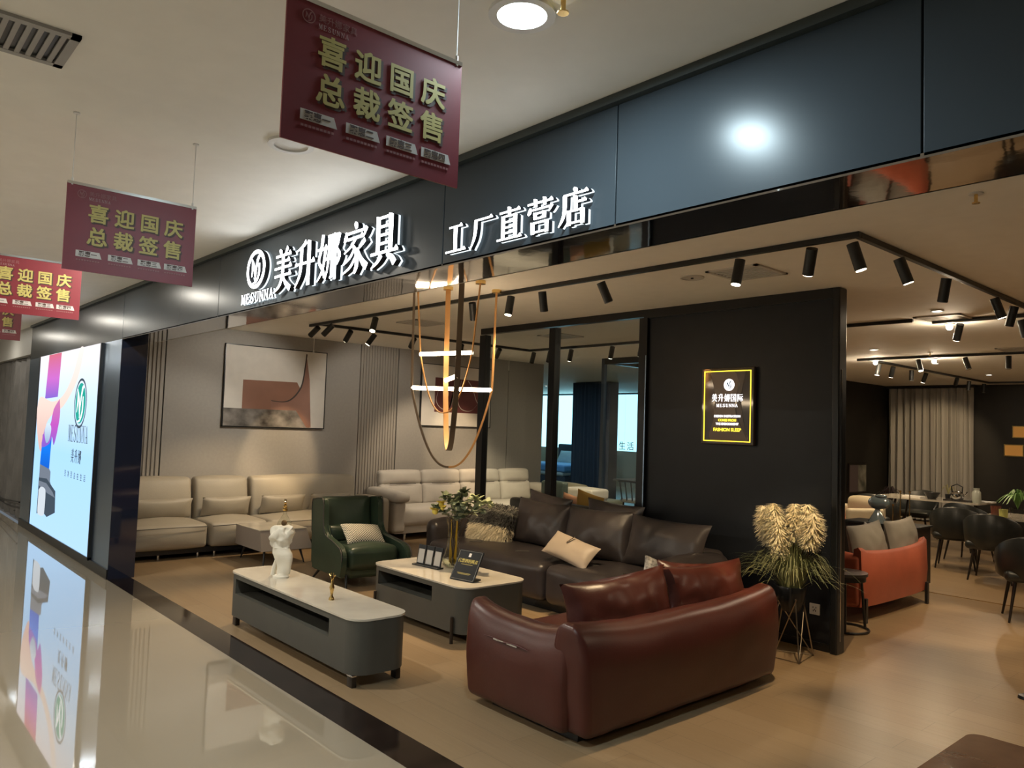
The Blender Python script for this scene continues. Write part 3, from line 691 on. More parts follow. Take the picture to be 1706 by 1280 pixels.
def sprinkler(x, y, z, lb):
    t = thing('sprinkler', lb, 'sprinkler', (x, y, z), 0, 'ceiling sprinklers')
    b = NB(); cyl(b, (0, 0, -.006), (0, 0, 0), .032, n=20); obj('escutcheon', b, m_ring, t)
    b = NB(); cyl(b, (0, 0, -.045), (0, 0, -.006), .008, n=10); cyl(b, (0, 0, -.05), (0, 0, -.046), .018, n=14); obj('nozzle', b, m_brass, t)
sprinkler(-1.26, 4.04, CZ, 'brass sprinkler nozzle in shop ceiling at upper right'); sprinkler(-4.2, 3.2, CZ, 'brass sprinkler nozzle in shop ceiling right of the chandelier')
sprinkler(-1.59, 1.56, KZ, 'sprinkler nozzle in corridor ceiling right of the bright downlight'); sprinkler(-3.7, 7.9, CZ, 'brass sprinkler near the top of the black wall')
sprinkler(-3.95, 10.9, CZ, 'sprinkler in the dining ceiling near the globe lamp')
# thin wires with little clamps hanging from the ceiling
for p, q, lb in (((-9.75, 4.95, CZ), (-9.75, 4.95, 2.62), 'short white wire hanging in front of the beige picture'), ((-9.7, 8.5, CZ), (-9.7, 8.5, 2.62), 'short white wire near the second picture'), ((-1.6, 7.3, CZ), (-1.62, 7.3, 2.68), 'short white wire under the dining ceiling')):
    t = thing('hanging_wire', lb, 'wire', p, 0, 'short wires hanging from the ceiling')
    b = NB(); tube(b, [(0, 0, 0), tuple(Vector(q) - Vector(p))], .004, 6); obj('wire', b, m_white, t)
    b = NB(); bmesh.ops.create_icosphere(b, subdivisions=2, radius=.016); obj('clamp', b, m_chrome, t, loc=Vector(q) - Vector(p))

# ============================================================ ILLUMINATED SIGN LETTERS
m_face = emis('letter_face', (.96, .99, 1.0), 6)
m_halo = emis('letter_halo', (.80, .93, 1.0), 1.1)
m_side = mat('letter_side', (.012, .012, .016), .4)
def sign_char(ch, x, z, w_, h_, lb, grp, d=.05):
    t = thing('sign_letter', lb, 'sign letter', (x, FY, z), 0, grp)
    R_ = (PI / 2, 0, 0)
    o = obj('back_light', glyph(NB(), ch, 0, 0, w_, h_, .004, .012), m_halo, t, smooth=False, rot=R_)
    obj('body', glyph(NB(), ch, 0, 0, w_, h_, .016, d - .003), m_side, t, smooth=False, rot=R_)
    obj('face', glyph(NB(), ch, 0, 0, w_, h_, d - .002, d), m_face, t, smooth=False, rot=R_)
GN = 'large lit characters of the shop name'; pos = ('first', 'second', 'third', 'fourth', 'fifth')
for i, c in enumerate('美升娜家具'):
    sign_char(c, -4.84 + i * .305, 2.487, .28, .285, 'large glowing white character %s on dark fascia, %s of the shop name' % (c, pos[i]), GN)
GN = 'smaller lit characters right of the shop name'
for i, c in enumerate('工厂直营店'):
    sign_char(c, -2.955 + i * .192, 2.462, .172, .15, 'smaller glowing white character %s on dark fascia, %s of the right group' % (c, pos[i]), GN, .04)
GN = 'small lit latin letters under the round emblem'
for i, c in enumerate('MESUNNA'):
    sign_char(c, -5.405 + i * .077, 2.468, .07, .07, 'tiny glowing letter %s under the emblem, %s from the left' % (c, ('first', 'second', 'third', 'fourth', 'fifth', 'sixth', 'seventh')[i]), GN, .03)
t = thing('sign_emblem', 'glowing white ring emblem with monogram left of the shop name', 'sign emblem', (-5.13, FY, 2.69)); R_ = (PI / 2, 0, 0)
def el(z0, z1): 
    b = ring(NB(), .108, .135, z0, z1, sx=1.12); logo_mark(b, .135, z0, z1, False); return b
obj('back_light', el(.004, .012), m_halo, t, smooth=False, rot=R_)
obj('body', el(.016, .047), m_side, t, smooth=False, rot=R_)
obj('face', el(.048, .05), m_face, t, smooth=False, rot=R_)
# light the letters give off onto the panels below

# ============================================================ HANGING BANNERS
m_ban = mat('maroon_banner', (.20, .018, .028), .45, var=.04)
m_gold = mat('gold_print', (.52, .44, .13), .5)
m_goldsh = mat('dark_print_shadow', (.06, .025, .015), .5)
m_tab = mat('white_print', (.62, .58, .55), .5)
m_faint = mat('faint_print', (.30, .12, .12), .5)
def banner(x, y0, y1, z0, z1, lb):
    W = y1 - y0; Hh = z1 - z0
    t = thing('hanging_banner', lb, 'banner', (x, (y0 + y1) / 2, z1), 0, 'maroon banners hanging along the corridor')
    obj('panel', B(-.003, .003, -W / 2, W / 2, -Hh, 0), m_ban, t, smooth=False)
    obj('top_rail', B(-.005, .005, -W / 2, W / 2, -.006, .006), m_chrome, t, smooth=False)
    for s in (-1, 1):
        b = NB(); cyl(b, (0, 0, 0), (0, 0, KZ - z1), .0018, n=6); st = obj('string', b, m_ring, t, loc=(0, s * (W / 2 - .018), 0))
        b = NB(); cyl(b, (0, 0, -.006), (0, 0, 0), .014, n=12); obj('hook', b, m_ring, st, loc=(0, 0, KZ - z1))
        b = NB(); cyl(b, (0, 0, -.01), (0, 0, .02), .005, n=8); obj('clip', b, m_ring, st)
    X = .0036
    def pr(name, bm, m, y, z, dx=0): return obj(name, bm, m, t, smooth=False, loc=(X + dx, y, z), rot=FACE_E)
    for row, s in enumerate(('喜迎国庆', '总裁签售')):
        z = -Hh * (.33 if row == 0 else .60)
        for k, c in enumerate(s):
            y = -W / 2 + W * (.235 + .195 * k)
            pr('headline_shadow', text_bm(c, .084, .0005, fat=.0034), m_goldsh, y + .006, z - .005)
            pr('headline_character', text_bm(c, .084, .0005, fat=.0018), m_gold, y, z, .0008)
    ps = [-.325, -.09, .135, .345]
    for k, c in enumerate('一二三四'):
        y = W * ps[k]; z = -Hh * .80; tw, th = .055 * 1.0, .0135
        b = NB(); prism(b, [(-tw * .85, -th), (tw, -th), (tw * .82, th), (-tw * .85, th)], 0, .0005); pr('tab', b, m_tab, y, z)
        pr('tab_lettering', text_bm('聚惠' + c, .024, .0004, bold=.0006), m_goldsh, y, z - .001, .0007)
        b = NB()
        for j in range(9): box(b, -tw * .8 + j * tw * .19, -tw * .8 + j * tw * .19 + tw * .13, -.004, .002, 0, .0004)
        pr('small_print', b, m_faint, y, z - .026)
    b = NB(); logo_mark(b, .018, 0, .0005); pr('emblem', b, m_faint, -W / 2 + .058, -.042)
    pr('name_lettering', text_bm('美升娜家具', .022, .0004, align='LEFT'), m_faint, -W / 2 + .085, -.036)
    pr('name_lettering', glyph_row('MESUNNA', .0105, .013, .0125, .0004), mat('faint_white_print', (.5, .35, .35), .5), -W / 2 + .085, -.057)
banner(-1.75, .772, 1.31, 2.335, 2.70, 'nearest and largest maroon banner hanging at top centre')
banner(-3.68, .695, 1.233, 2.262, 2.636, 'second maroon banner hanging from two visible strings')
banner(-5.52, .62, 1.158, 2.25, 2.60, 'third maroon banner, cut by left frame edge')
banner(-7.55, .62, 1.158, 2.245, 2.60, 'farthest maroon banner, mostly hidden by the third')

# ============================================================ LIT DISPLAY SCREEN
def grad_emis(name, stops, strength, axis=2, lo=0, hi=1, dist=0):
    """picture shown on the screen: colour ramp across the panel"""
    m = bpy.data.materials.new(name); m.use_nodes = True; nt = m.node_tree; nt.nodes.clear(); N = nt.nodes.new; L = nt.links.new
    o = N('ShaderNodeOutputMaterial'); e = N('ShaderNodeEmission'); tc = N('ShaderNodeTexCoord'); sp = N('ShaderNodeSeparateXYZ')
    L(tc.outputs['Object'], sp.inputs[0]); mr = N('ShaderNodeMapRange'); mr.inputs[1].default_value = lo; mr.inputs[2].default_value = hi
    L(sp.outputs[axis], mr.inputs[0])
    r = N('ShaderNodeValToRGB'); els = r.color_ramp.elements
    while len(els) < len(stops): els.new(.5)
    for el_, (p, c) in zip(els, stops): el_.position = p; el_.color = (*c, 1)
    L(mr.outputs[0], r.inputs[0]); L(r.outputs[0], e.inputs[0]); e.inputs[1].default_value = strength
    L(e.outputs[0], o.inputs[0]); return m
SX0, SX1, SZ0, SZ1 = -12.42, -9.21, .12, 2.43
t = thing('display_screen', 'tall bright wall screen with green emblem, drapery and furniture picture', 'screen', (SX0, FY, 0))
SY = -.02
scr_k = .8
obj('panel', B(0, SX1 - SX0, SY, 0, SZ0, SZ1), grad_emis('screen_backdrop', [(0, (.42, .66, .95)), (.45, (.38, .66, .98)), (.75, (.62, .78, .95)), (1, (.86, .80, .84))], 1.05 * scr_k, 2, SZ0, SZ1), t, smooth=False)
fb = NB(); box(fb, SX1 - SX0, SX1 - SX0 + .03, -.03, 0, SZ0 - .02, SZ1); box(fb, -.03, 0, -.03, 0, SZ0 - .02, SZ1); box(fb, -.03, SX1 - SX0 + .03, -.03, 0, SZ0 - .03, SZ0)
obj('bezel', fb, m_black, t, smooth=False)
def scr(name, pts, m, k=1):
    sm = len(pts) > 4 and name != 'picture_sofa'
    P = catmull([(a - SX0, b, 1) for a, b in pts] + [(pts[0][0] - SX0, pts[0][1], 1)], 4) if sm else [(a - SX0, b) for a, b in pts]
    P = [(p[0], p[1]) for p in P]
    if sm: P = P[:-1]
    ar = sum(P[i][0] * P[(i + 1) % len(P)][1] - P[(i + 1) % len(P)][0] * P[i][1] for i in range(len(P)))
    b = NB(); prism(b, P if ar > 0 else P[::-1], 0, .0008)
    b.transform(Matrix.Translation((0, SY - .0012 * k, 0)) @ Matrix.Rotation(PI / 2, 4, 'X'))
    return obj(name, b, m, t, smooth=False)
gz = lambda nm, st, lo, hi, s=1.0: grad_emis(nm, st, s * scr_k, 2, lo, hi)
scr('picture_drape', [(-11.85, 2.425), (-11.12, 2.425), (-11.18, 1.86), (-11.95, 1.84)], gz('drape_red', [(0, (.22, .14, .62)), (.45, (.60, .16, .60)), (1, (.66, .16, .22))], 1.84, 2.43), 1)
scr('picture_swoosh', [(-9.95, 2.42), (-10.15, 2.42), (-10.45, 2.1), (-10.9, 1.87), (-11.5, 1.80), (-12.3, 1.86), (-12.38, 1.5), (-12.0, 1.12), (-11.75, 1.5), (-11.3, 1.66), (-10.8, 1.75), (-10.2, 2.05)], gz('swoosh', [(0, (.70, .42, .38)), (.5, (.86, .68, .60)), (1, (.95, .84, .80))], 1.1, 2.43), 2)
scr('picture_drape', [(-11.05, 1.83), (-10.98, 1.6), (-11.2, 1.25), (-11.35, 1.35), (-11.5, 1.25), (-11.95, 1.2), (-11.8, 1.45), (-11.5, 1.5), (-11.35, 1.7)], gz('drape_purple', [(0, (.16, .12, .62)), (.5, (.52, .10, .52)), (1, (.62, .22, .42))], 1.15, 1.85), 3)
scr('picture_drape', [(-11.92, 1.36), (-11.36, 1.40), (-11.40, .93), (-11.98, .96)], gz('drape_blue', [(0, (.01, .12, .62)), (.6, (.01, .20, .85)), (1, (.05, .08, .5))], .93, 1.4), 2.5)
scr('picture_pearl', [(-11.55, 1.52), (-11.42, 1.45), (-11.5, 1.3), (-11.68, 1.26), (-11.82, 1.4), (-11.7, 1.5)], gz('pearl', [(0, (.30, .42, .62)), (1, (.66, .78, .88))], 1.26, 1.52), 4)
e_dg = emis('screen_dark_grey', (.055, .075, .10), 1.0 * scr_k); e_mg = emis('screen_mid_grey', (.17, .20, .25), 1.0 * scr_k); e_lg = emis('screen_light_grey', (.60, .66, .72), 1.0 * scr_k)
scr('picture_sofa', [(-11.98, .97), (-11.55, .98), (-11.3, .9), (-11.3, .78), (-11.1, .66), (-11.98, .76)], e_mg, 2)
scr('picture_sofa', [(-11.98, .78), (-11.5, .80), (-10.95, .68), (-10.9, .42), (-11.35, .32), (-11.6, .36), (-11.98, .3)], e_dg, 3)
scr('picture_sofa', [(-11.98, .74), (-11.5, .74), (-11.1, .66), (-10.95, .6), (-11.4, .62), (-11.98, .68)], e_mg, 4)
scr('picture_table', [(-11.93, .62), (-11.8, .67), (-11.6, .67), (-11.5, .62), (-11.5, .36), (-11.6, .31), (-11.8, .30), (-11.92, .34)], e_lg, 5)
e_ink = emis('screen_ink', (.05, .07, .09), 1.0); e_gr = emis('screen_green', (.02, .30, .24), 1.0)
b = NB(); ring(b, .262, .29, 0, .0008); obj('screen_emblem_ring', b, e_ink, t, smooth=False, loc=(-9.98 - SX0, SY - .001, 1.775), rot=FACE_S)
b = NB(); cyl(b, (0, 0, 0), (0, 0, .0008), .235, n=48); obj('screen_emblem_disc', b, e_gr, t, smooth=False, loc=(-9.98 - SX0, SY - .001, 1.775), rot=FACE_S)
b = NB(); logo_mark(b, .30, 0, .0008, False); obj('screen_emblem_mark', b, emis('screen_white', (.85, .9, .95), 1.0), t, smooth=False, loc=(-9.98 - SX0, SY - .003, 1.775), rot=FACE_S)
obj('screen_lettering', glyph_row('MESUNNA', .125, .20, .135, .0008), e_ink, t, smooth=False, loc=(-10.47 - SX0, SY - .002, 1.42), rot=FACE_S)
obj('screen_lettering', glyph_row('美升娜', .15, .16, .17, .0008), e_ink, t, smooth=False, loc=(-10.27 - SX0, SY - .002, 1.16), rot=FACE_S)
for i, c in enumerate('至净至自在生活'):
    text('screen_lettering', c, .085, e_ink, t, (-10.50 - SX0 + i * .155, SY - .002, .93), FACE_S, depth=.0008)

# ============================================================ PICTURES ON THE LEFT WALL
def picture(y0, y1, z0, z1, lb):
    t = thing('framed_picture', lb, 'picture', (AX, (y0 + y1) / 2, (z0 + z1) / 2)); W = y1 - y0; Hh = z1 - z0
    bm = NB(); f = .012
    for a in ((-W / 2, W / 2, -Hh / 2, -Hh / 2 + f), (-W / 2, W / 2, Hh / 2 - f, Hh / 2), (-W / 2, -W / 2 + f, -Hh / 2, Hh / 2), (W / 2 - f, W / 2, -Hh / 2, Hh / 2)):
        box(bm, 0.001, .04, a[0], a[1], a[2], a[3])
    obj('frame', bm, m_black, t, smooth=False)
    obj('canvas', B(.001, .034, -W / 2 + f, W / 2 - f, -Hh / 2 + f, Hh / 2 - f), mat('canvas_off_white', (.70, .67, .63), .6, var=.04), t, smooth=False)
    def P(name, pts, m, k=1):
        ar = sum(pts[i][0] * pts[(i + 1) % len(pts)][1] - pts[(i + 1) % len(pts)][0] * pts[i][1] for i in range(len(pts)))
        b = NB(); prism(b, pts if ar > 0 else pts[::-1], 0, .0006); obj(name, b, m, t, smooth=False, loc=(.034 + .0008 * k, 0, 0), rot=FACE_E)
    return P
P = picture(3.89, 5.38, 1.55, 2.66, 'large picture with pinkish wall, sail and dark planks on the left wall')
cy, cz = 4.635, 2.105
q = lambda pts: [(a - cy, b - cz) for a, b in pts]
P('painted_wall', q([(4.15, 2.19), (4.93, 2.20), (5.05, 2.0), (5.16, 1.565), (5.0, 1.565), (4.93, 1.80), (4.15, 1.80)]), mat('paint_terracotta', (.30, .15, .105), .7, var=.08, vscale=3), 1)
curve = [(4.55, 1.93), (4.72, 1.92), (4.84, 1.96), (4.95, 2.08), (5.01, 2.24), (5.05, 2.62)]
cs = [(a, b) for a, b, _ in catmull([(a, b, 0) for a, b in curve], 6)]
P('painted_sail', q(cs + [(5.12, 2.25), (5.17, 1.565), (4.97, 1.80), (4.56, 1.80)]), mat('paint_pink', (.31, .165, .125), .7, var=.1, vscale=3), 2)
P('painted_edge', q(cs + [(a + .018, b - .012) for a, b in cs[::-1]]), mat('paint_dark', (.06, .045, .04), .6), 3)
P('painted_planks', q([(3.90, 1.80), (4.93, 1.80), (5.10, 1.565), (3.90, 1.565)]), mat('paint_planks', (.025, .02, .018), .35, col2=(.40, .37, .34), vscale=3.6, stretch=(1, 1.2, 9)), 4)
P = picture(7.06, 8.52, 1.645, 2.655, 'second picture with two maroon squares and white line drawing')
cy, cz = 7.79, 2.15
m_mar = mat('paint_maroon', (.12, .028, .03), .6, var=.15, vscale=4); m_line = mat('paint_white_line', (.6, .56, .52), .6)
P('painted_square', q([(7.33, 2.44), (7.74, 2.44), (7.74, 1.88), (7.33, 1.88)]), m_mar, 1)
P('painted_square', q([(7.78, 2.44), (8.24, 2.44), (8.24, 1.88), (7.78, 1.88)]), m_mar, 1)
for pts in ([(7.40, 2.25), (7.36, 2.05), (7.48, 1.93), (7.64, 1.96), (7.70, 2.15), (7.74, 2.40)], [(7.86, 2.42), (7.80, 2.10), (7.88, 1.94), (8.08, 1.92), (8.22, 2.04)], [(8.0, 2.42), (8.1, 2.3), (8.2, 2.08), (8.28, 2.04)], [(7.5, 2.25), (7.6, 2.2), (7.56, 2.05)]):
    s = stroke_poly([(a - cy, b - cz, 0) for a, b in pts]); c_ = catmull([(a, b, 0) for a, b in pts], 6)
    P('painted_line', q([(a, b) for a, b, _ in c_] + [(a + .008, b + .008) for a, b, _ in c_[::-1]]), m_line, 3)

# ============================================================ LIT SIGN ON THE BLACK WALL
t = thing('wall_sign', 'glowing yellow-outlined sign box on the black feature wall', 'sign', (-3.785, PY + .03, 1.91))
W2, H2 = .262, .338
obj('case', B(-W2, W2, -.045, 0, -H2, H2, .008), mat('smoked_sign_case', (.075, .055, .048), .08, spec=.8), t, smooth=False)
e_y = emis('neon_yellow', (1.0, .78, .05), 1.6); e_w = emis('sign_white', (1, .97, 1.0), 1.6)
b = NB(); f = .007; a_, c_ = W2 - .028, H2 - .028
for q4 in ((-a_, a_, -c_, -c_ + f), (-a_, a_, c_ - f, c_), (-a_, -a_ + f, -c_, c_), (a_ - f, a_, -c_, c_)): box(b, q4[0], q4[1], -.050, -.045, q4[2], q4[3])
obj('outline', b, e_y, t, smooth=False)
for pts, c1 in (([(-.17, .3), (.07, .3), (.11, .18), (.08, 0), (.12, -.15), (.2, -.3), (-.16, -.3), (-.13, -.1), (-.12, .1)], (.19, .135, .105)), ([(.085, .3), (.18, .3), (.14, .1), (.16, -.1), (.2, -.28), (.13, -.14), (.095, 0), (.125, .18)], (.10, .07, .055))):
    b = NB(); P2 = [(x, y) for x, y, _ in catmull([(x, y, 0) for x, y in pts], 5)]
    ar = sum(P2[i][0] * P2[(i + 1) % len(P2)][1] - P2[(i + 1) % len(P2)][0] * P2[i][1] for i in range(len(P2)))
    prism(b, P2 if ar > 0 else P2[::-1], 0, .001); obj('sign_drape', b, mat('sign_brown%.2f' % c1[0], c1, .3), t, smooth=False, loc=(0, -.0452 - .0006 * (c1[0] < .15), 0), rot=FACE_S)
b = NB(); cyl(b, (0, 0, 0), (0, 0, .002), .052, n=40); obj('emblem_disc', b, e_w, t, smooth=False, loc=(.02, -.047, .185), rot=FACE_S)
b = NB(); logo_mark(b, .05, 0, .001, False); obj('emblem_mark', b, e_ink, t, smooth=False, loc=(.02, -.0495, .185), rot=FACE_S)
obj('sign_lettering', glyph_row('美升娜国际', .058, .068, .064, .002), e_w, t, smooth=False, loc=(-.155, -.047, .073), rot=FACE_S)
obj('sign_lettering', glyph_row('MESUNNA', .028, .028, .031, .002), e_w, t, smooth=False, loc=(-.105, -.047, .005), rot=FACE_S)
for s, z, sz, m in (('DESIGN INSPIRATION', -.09, .027, e_w), ('COMES FROM', -.125, .029, e_y), ('THE EMBODIMENT', -.158, .027, e_w), ('FASHION SLEEP', -.208, .040, e_y)):
    text('sign_lettering', s, sz, m, t, (.005, -.048, z), FACE_S, depth=.002, bold=.0008)
t = thing('wall_socket', 'white socket plate low on the black feature wall', 'socket', (-2.985, PY + .03, .31))
obj('plate', B(-.043, .043, -.01, 0, -.043, .043, .004), m_white, t)
for dx, dz in ((-.012, .014), (.012, .014), (-.009, -.012), (.009, -.012), (0, -.002)): obj('slot', B(dx - .003, dx + .003, -.0108, -.0095, dz - .006, dz + .006), m_black, t, smooth=False)

# ============================================================ STRAP CHANDELIER
m_tan = mat('tan_strap', (.62, .33, .12), .5); m_darkstrap = mat('dark_strap', (.15, .11, .075), .5)
m_bar = emis('light_bar', (1.0, .76, .5), 13)
t = thing('strap_chandelier', 'chandelier of glowing bars in tan and brown leather loops above the tables', 'chandelier', (-5.2, 3.9, CZ))
O = Vector((-5.2, 3.9, CZ))
def U(x0, y0, x1, y1, zb, zbar, inw):
    """strap hung from two canopies: straight down to the bar, then a hanging curve"""
    P_ = [(-1, CZ), (-1 + (1 - inw) * .5, (CZ + zbar) / 2)]
    for i in range(33):
        u = -1 + 2 * i / 32; P_.append((u * inw, zb + (zbar - zb) * abs(u) ** 2.3))
    P_ += [(1 - (1 - inw) * .5, (CZ + zbar) / 2), (1, CZ)]
    return [Vector(((x0 + x1) / 2 + (x1 - x0) / 2 * u, (y0 + y1) / 2 + (y1 - y0) / 2 * u, z)) - O for u, z in P_]
def strap(pts, w_, th_, perp, name, m):
    bm = NB(); rows = []
    for i, p in enumerate(pts):
        a = pts[max(0, i - 1)]; b = pts[min(len(pts) - 1, i + 1)]; tt = (b - a).normalized(); nn = tt.cross(perp).normalized()
        rows.append([bm.verts.new(p + perp * sx * w_ / 2 + nn * sy * th_ / 2) for sx, sy in ((-1, -1), (1, -1), (1, 1), (-1, 1))])
    for A, D in zip(rows, rows[1:]):
        for k in range(4): bm.faces.new((A[k], A[(k + 1) % 4], D[(k + 1) % 4], D[k]))
    bm.faces.new(rows[0][::-1]); bm.faces.new(rows[-1])
    return obj(name, bm, m, t)
def loop(x0, y0, x1, y1, zb, w_, zbar, inw):
    pts = U(x0, y0, x1, y1, zb, zbar, inw)
    d = Vector((x1 - x0, y1 - y0, 0)).normalized(); perp = Vector((-d.y, d.x, 0))
    mid = len(pts) // 2
    strap(pts[:mid + 1], w_, TH[w_], perp, 'strap', m_darkstrap if (x0, y0) in DK else m_tan)
    strap(pts[mid:], w_, TH[w_], perp, 'strap', m_darkstrap if (x1, y1) in DK else m_tan)
    for (x, y) in ((x0, y0), (x1, y1)):
        b = NB(); cyl(b, (0, 0, -.028), (0, 0, 0), .042, n=24); obj('canopy', b, m_brass, t, loc=Vector((x, y, CZ)) - O)
    L_ = min(range(mid + 1), key=lambda i: abs(pts[i].z + CZ - zbar)); R2 = min(range(mid, len(pts)), key=lambda i: abs(pts[i].z + CZ - zbar))
    b = NB(); a, c = pts[L_].copy(), pts[R2].copy(); a.z = c.z = zbar - CZ
    cyl(b, a, c, .017, n=14); obj('light_bar', b, m_bar, t)
    return a + O, c + O
DK = {(-5.58, 3.76), (-4.64, 3.56)}
ends = []
TH = {.030: .017, .014: .008, .042: .008}
ends.append(loop(-5.58, 3.76, -5.08, 4.28, 1.30, .030, 1.975, .97))
ends.append(loop(-5.50, 3.74, -4.86, 3.92, 1.76, .014, 2.26, .82))
ends.append(loop(-5.30, 3.92, -4.64, 3.56, 1.46, .042, 2.04, .85))

# ============================================================ LOW TABLES WITH STONE TOPS
def low_table(name, lb, x0, x1, y0, y1, zt, r, legout, rec, lz):
    t = thing(name, lb, 'coffee table', ((x0 + x1) / 2, (y0 + y1) / 2, 0)); w_ = (x1 - x0) / 2; d = (y1 - y0) / 2
    b = NB(); prism(b, rrect(-w_, w_, -d, d, r, 10), zt - .012, zt)
    top = obj('top', b, m_stone, t, angle=30)
    i = .006
    # body with an open niche along the front
    zn0, zn1 = zt - .165, zt - .05
    a, c = rec
    b = NB(); prism(b, rrect(-w_ + i, w_ - i, -d + i, d - i, r, 10), lz, zn0); prism(b, rrect(-w_ + i, w_ - i, -d + i, d - i, r, 10), zn1, zt - .013)
    mid = [(-w_ + i + r, d - i)] 
    P = rrect(-w_ + i, w_ - i, -d + i, d - i, r, 10)
    left = [p for p in P if p[0] < -w_ + i + r + 1e-4]; right = [p for p in P if p[0] > w_ - i - r - 1e-4]
    # left block: from corner arc to niche start
    prism(b, left + [(-w_ + a, -d + i), (-w_ + a, d - i)], zn0, zn1)
    prism(b, [p for p in right if p[1] > 0] + [(w_ - c, d - i), (w_ - c, -d + i)] + [p for p in right if p[1] <= 0], zn0, zn1)
    box(b, -w_ + a, w_ - c, d - i - .02, d - i, zn0, zn1)
    obj('body', b, m_table, t, angle=30)
    b = NB(); n = int((2 * w_ - a - c) / .022)
    for k in range(n): xx = -w_ + a + (2 * w_ - a - c) * (k + .5) / n; box(b, xx - .006, xx + .006, .05, .056, zn0, zn1)
    box(b, -w_ + a, w_ - c, .056, .07, zn0, zn1)
    obj('fluted_back', b, m_dbrown, t, smooth=False)
    for sx in (-1, 1):
        for sy in (-1, 1):
            if legout:
                cx_, cy_ = sx * (w_ - r * .95), sy * (d + .012)
                b = NB(); tube(b, [(cx_, cy_, 0), (cx_, cy_, .20)], .013, 10, 1.0); obj('leg', b, m_dbrown, t)
            else:
                cx_, cy_ = sx * (w_ - .10), sy * (d - .05)
                lg = obj('leg', B(cx_ - .032, cx_ + .032, cy_ - .018, cy_ + .018, 0, lz, .005), m_dbrown, t)
                obj('leg_collar', B(cx_ - .034, cx_ + .034, cy_ - .020, cy_ + .020, lz - .018, lz - .006, .002), m_chrome, lg)
    return t
low_table('tv_stand', 'long low grey cabinet with stone top, dark open slot and bust on it', -6.24, -4.21, 2.505, 2.93, .43, .13, False, (.16, .34), .085)
low_table('coffee_table', 'squarish grey coffee table with stone top beside the green armchair', -5.95, -4.60, 3.66, 4.34, .43, .13, True, (.13, .42), .075)

# pale low table by the greige sofa and darker one next to it
t = thing('coffee_table', 'pale tapered coffee table on thin black legs before the greige sofa', 'coffee table', (-8.77, 4.0, 0))
def trap(x0, x1, y0, y1, z0, z1, fl):
    b = NB(); a = [b.verts.new(v) for v in ((x0 - fl * .0, y0, z0), (x1 + fl, y0 - .0, z0), (x1 + fl, y1 + fl, z0), (x0, y1 + fl, z0))]
    c = [b.verts.new(v) for v in ((x0, y0, z1), (x1, y0, z1), (x1, y1, z1), (x0, y1, z1))]
    b.faces.new(a[::-1]); b.faces.new(c)
    for i in range(4): b.faces.new((a[i], a[(i + 1) % 4], c[(i + 1) % 4], c[i]))
    return b
obj('body', trap(-.34, .34, -.27, .30, .17, .392, .06), mat('pale_taupe_lacquer', (.33, .28, .24), .4), t, smooth=False)
obj('top', B(-.345, .345, -.275, .305, .392, .404, .003), m_stone, t, smooth=False)
for x, y, dx, dy in ((-.26, -.18, -.05, -.03), (.28, -.18, .05, -.03), (.28, .25, .05, .04), (-.26, .25, -.05, .04)):
    b = NB(); cyl(b, (x, y, .17), (x + dx, y + dy, 0), .016, .008, 10); obj('leg', b, m_blackmetal, t)
t = thing('coffee_table', 'dark angular coffee table with grey top partly behind the green armchair', 'coffee table', (-8.2, 4.62, 0))
obj('body', trap(-.25, .25, -.22, .22, .10, .37, -.10), m_black, t, smooth=False)
obj('top', B(-.27, .27, -.24, .24, .37, .384, .003), m_pgrey, t, smooth=False)
obj('plinth', B(-.15, .12, -.15, .1, 0, .1), m_black, t, smooth=False)

# ---- swatch stands, board, glass, busts on the tables
def swatches(x, y, z, rz, n, lb):
    t = thing('swatch_stand', lb, 'swatch stand', (x, y, z), rz)
    obj('base', B(-.055 * n, .055 * n, -.035, .035, 0, .012, .002), m_black, t, smooth=False)
    for i in range(n):
        cx_ = (i - (n - 1) / 2) * .105
        f = obj('frame', B(-.048, .048, -.005, .005, .0, .165, .002), m_black, t, loc=(cx_, .01, .012), rot=(-.18, 0, 0), smooth=False)
        obj('card', B(-.037, .037, -.0065, -.005, .008, .128), mat('swatch_card', (.50, .48, .45), .6), f, smooth=False)
swatches(-5.50, 3.96, .43, .12, 3, 'black stand of three white swatch cards on the squarish coffee table')
swatches(-8.22, 4.62, .384, .25, 2, 'black stand of two white swatch cards behind the green armchair')
t = thing('tilted_board', 'black tilted notice board with gold characters on the coffee table', 'notice board', (-4.86, 3.86, .432), .18)
pan = obj('panel', B(-.125, .125, -.006, .006, 0, .255, .003), m_black, t, smooth=False, loc=(0, -.03, 0), rot=(-.50, 0, 0))
b = NB()
for q4 in ((-.118, .118, .008, .011), (-.118, .118, .244, .247), (-.118, -.115, .008, .247), (.115, .118, .008, .247)): box(b, q4[0], q4[1], -.0072, -.006, q4[2], q4[3])
obj('border', b, m_chrome, pan, smooth=False)
obj('lettering', text_bm('优惠福利两点', .034, .0006, bold=.0008, space=1.0), m_gold, pan, smooth=False, loc=(0, -.0075, .160), rot=FACE_S)
obj('emblem', B(-.012, .012, -.0072, -.006, .198, .228), m_white, pan, smooth=False)
b = NB()
for k, (a, c) in enumerate(((.132, .06), (.060, .07), (.052, .06))): box(b, -c, c, -.0071, -.006, a, a + .003)
obj('small_print', b, m_gold, pan, smooth=False)
obj('foot', B(-.10, .10, -.005, .09, 0, .012, .002), m_black, t, smooth=False)

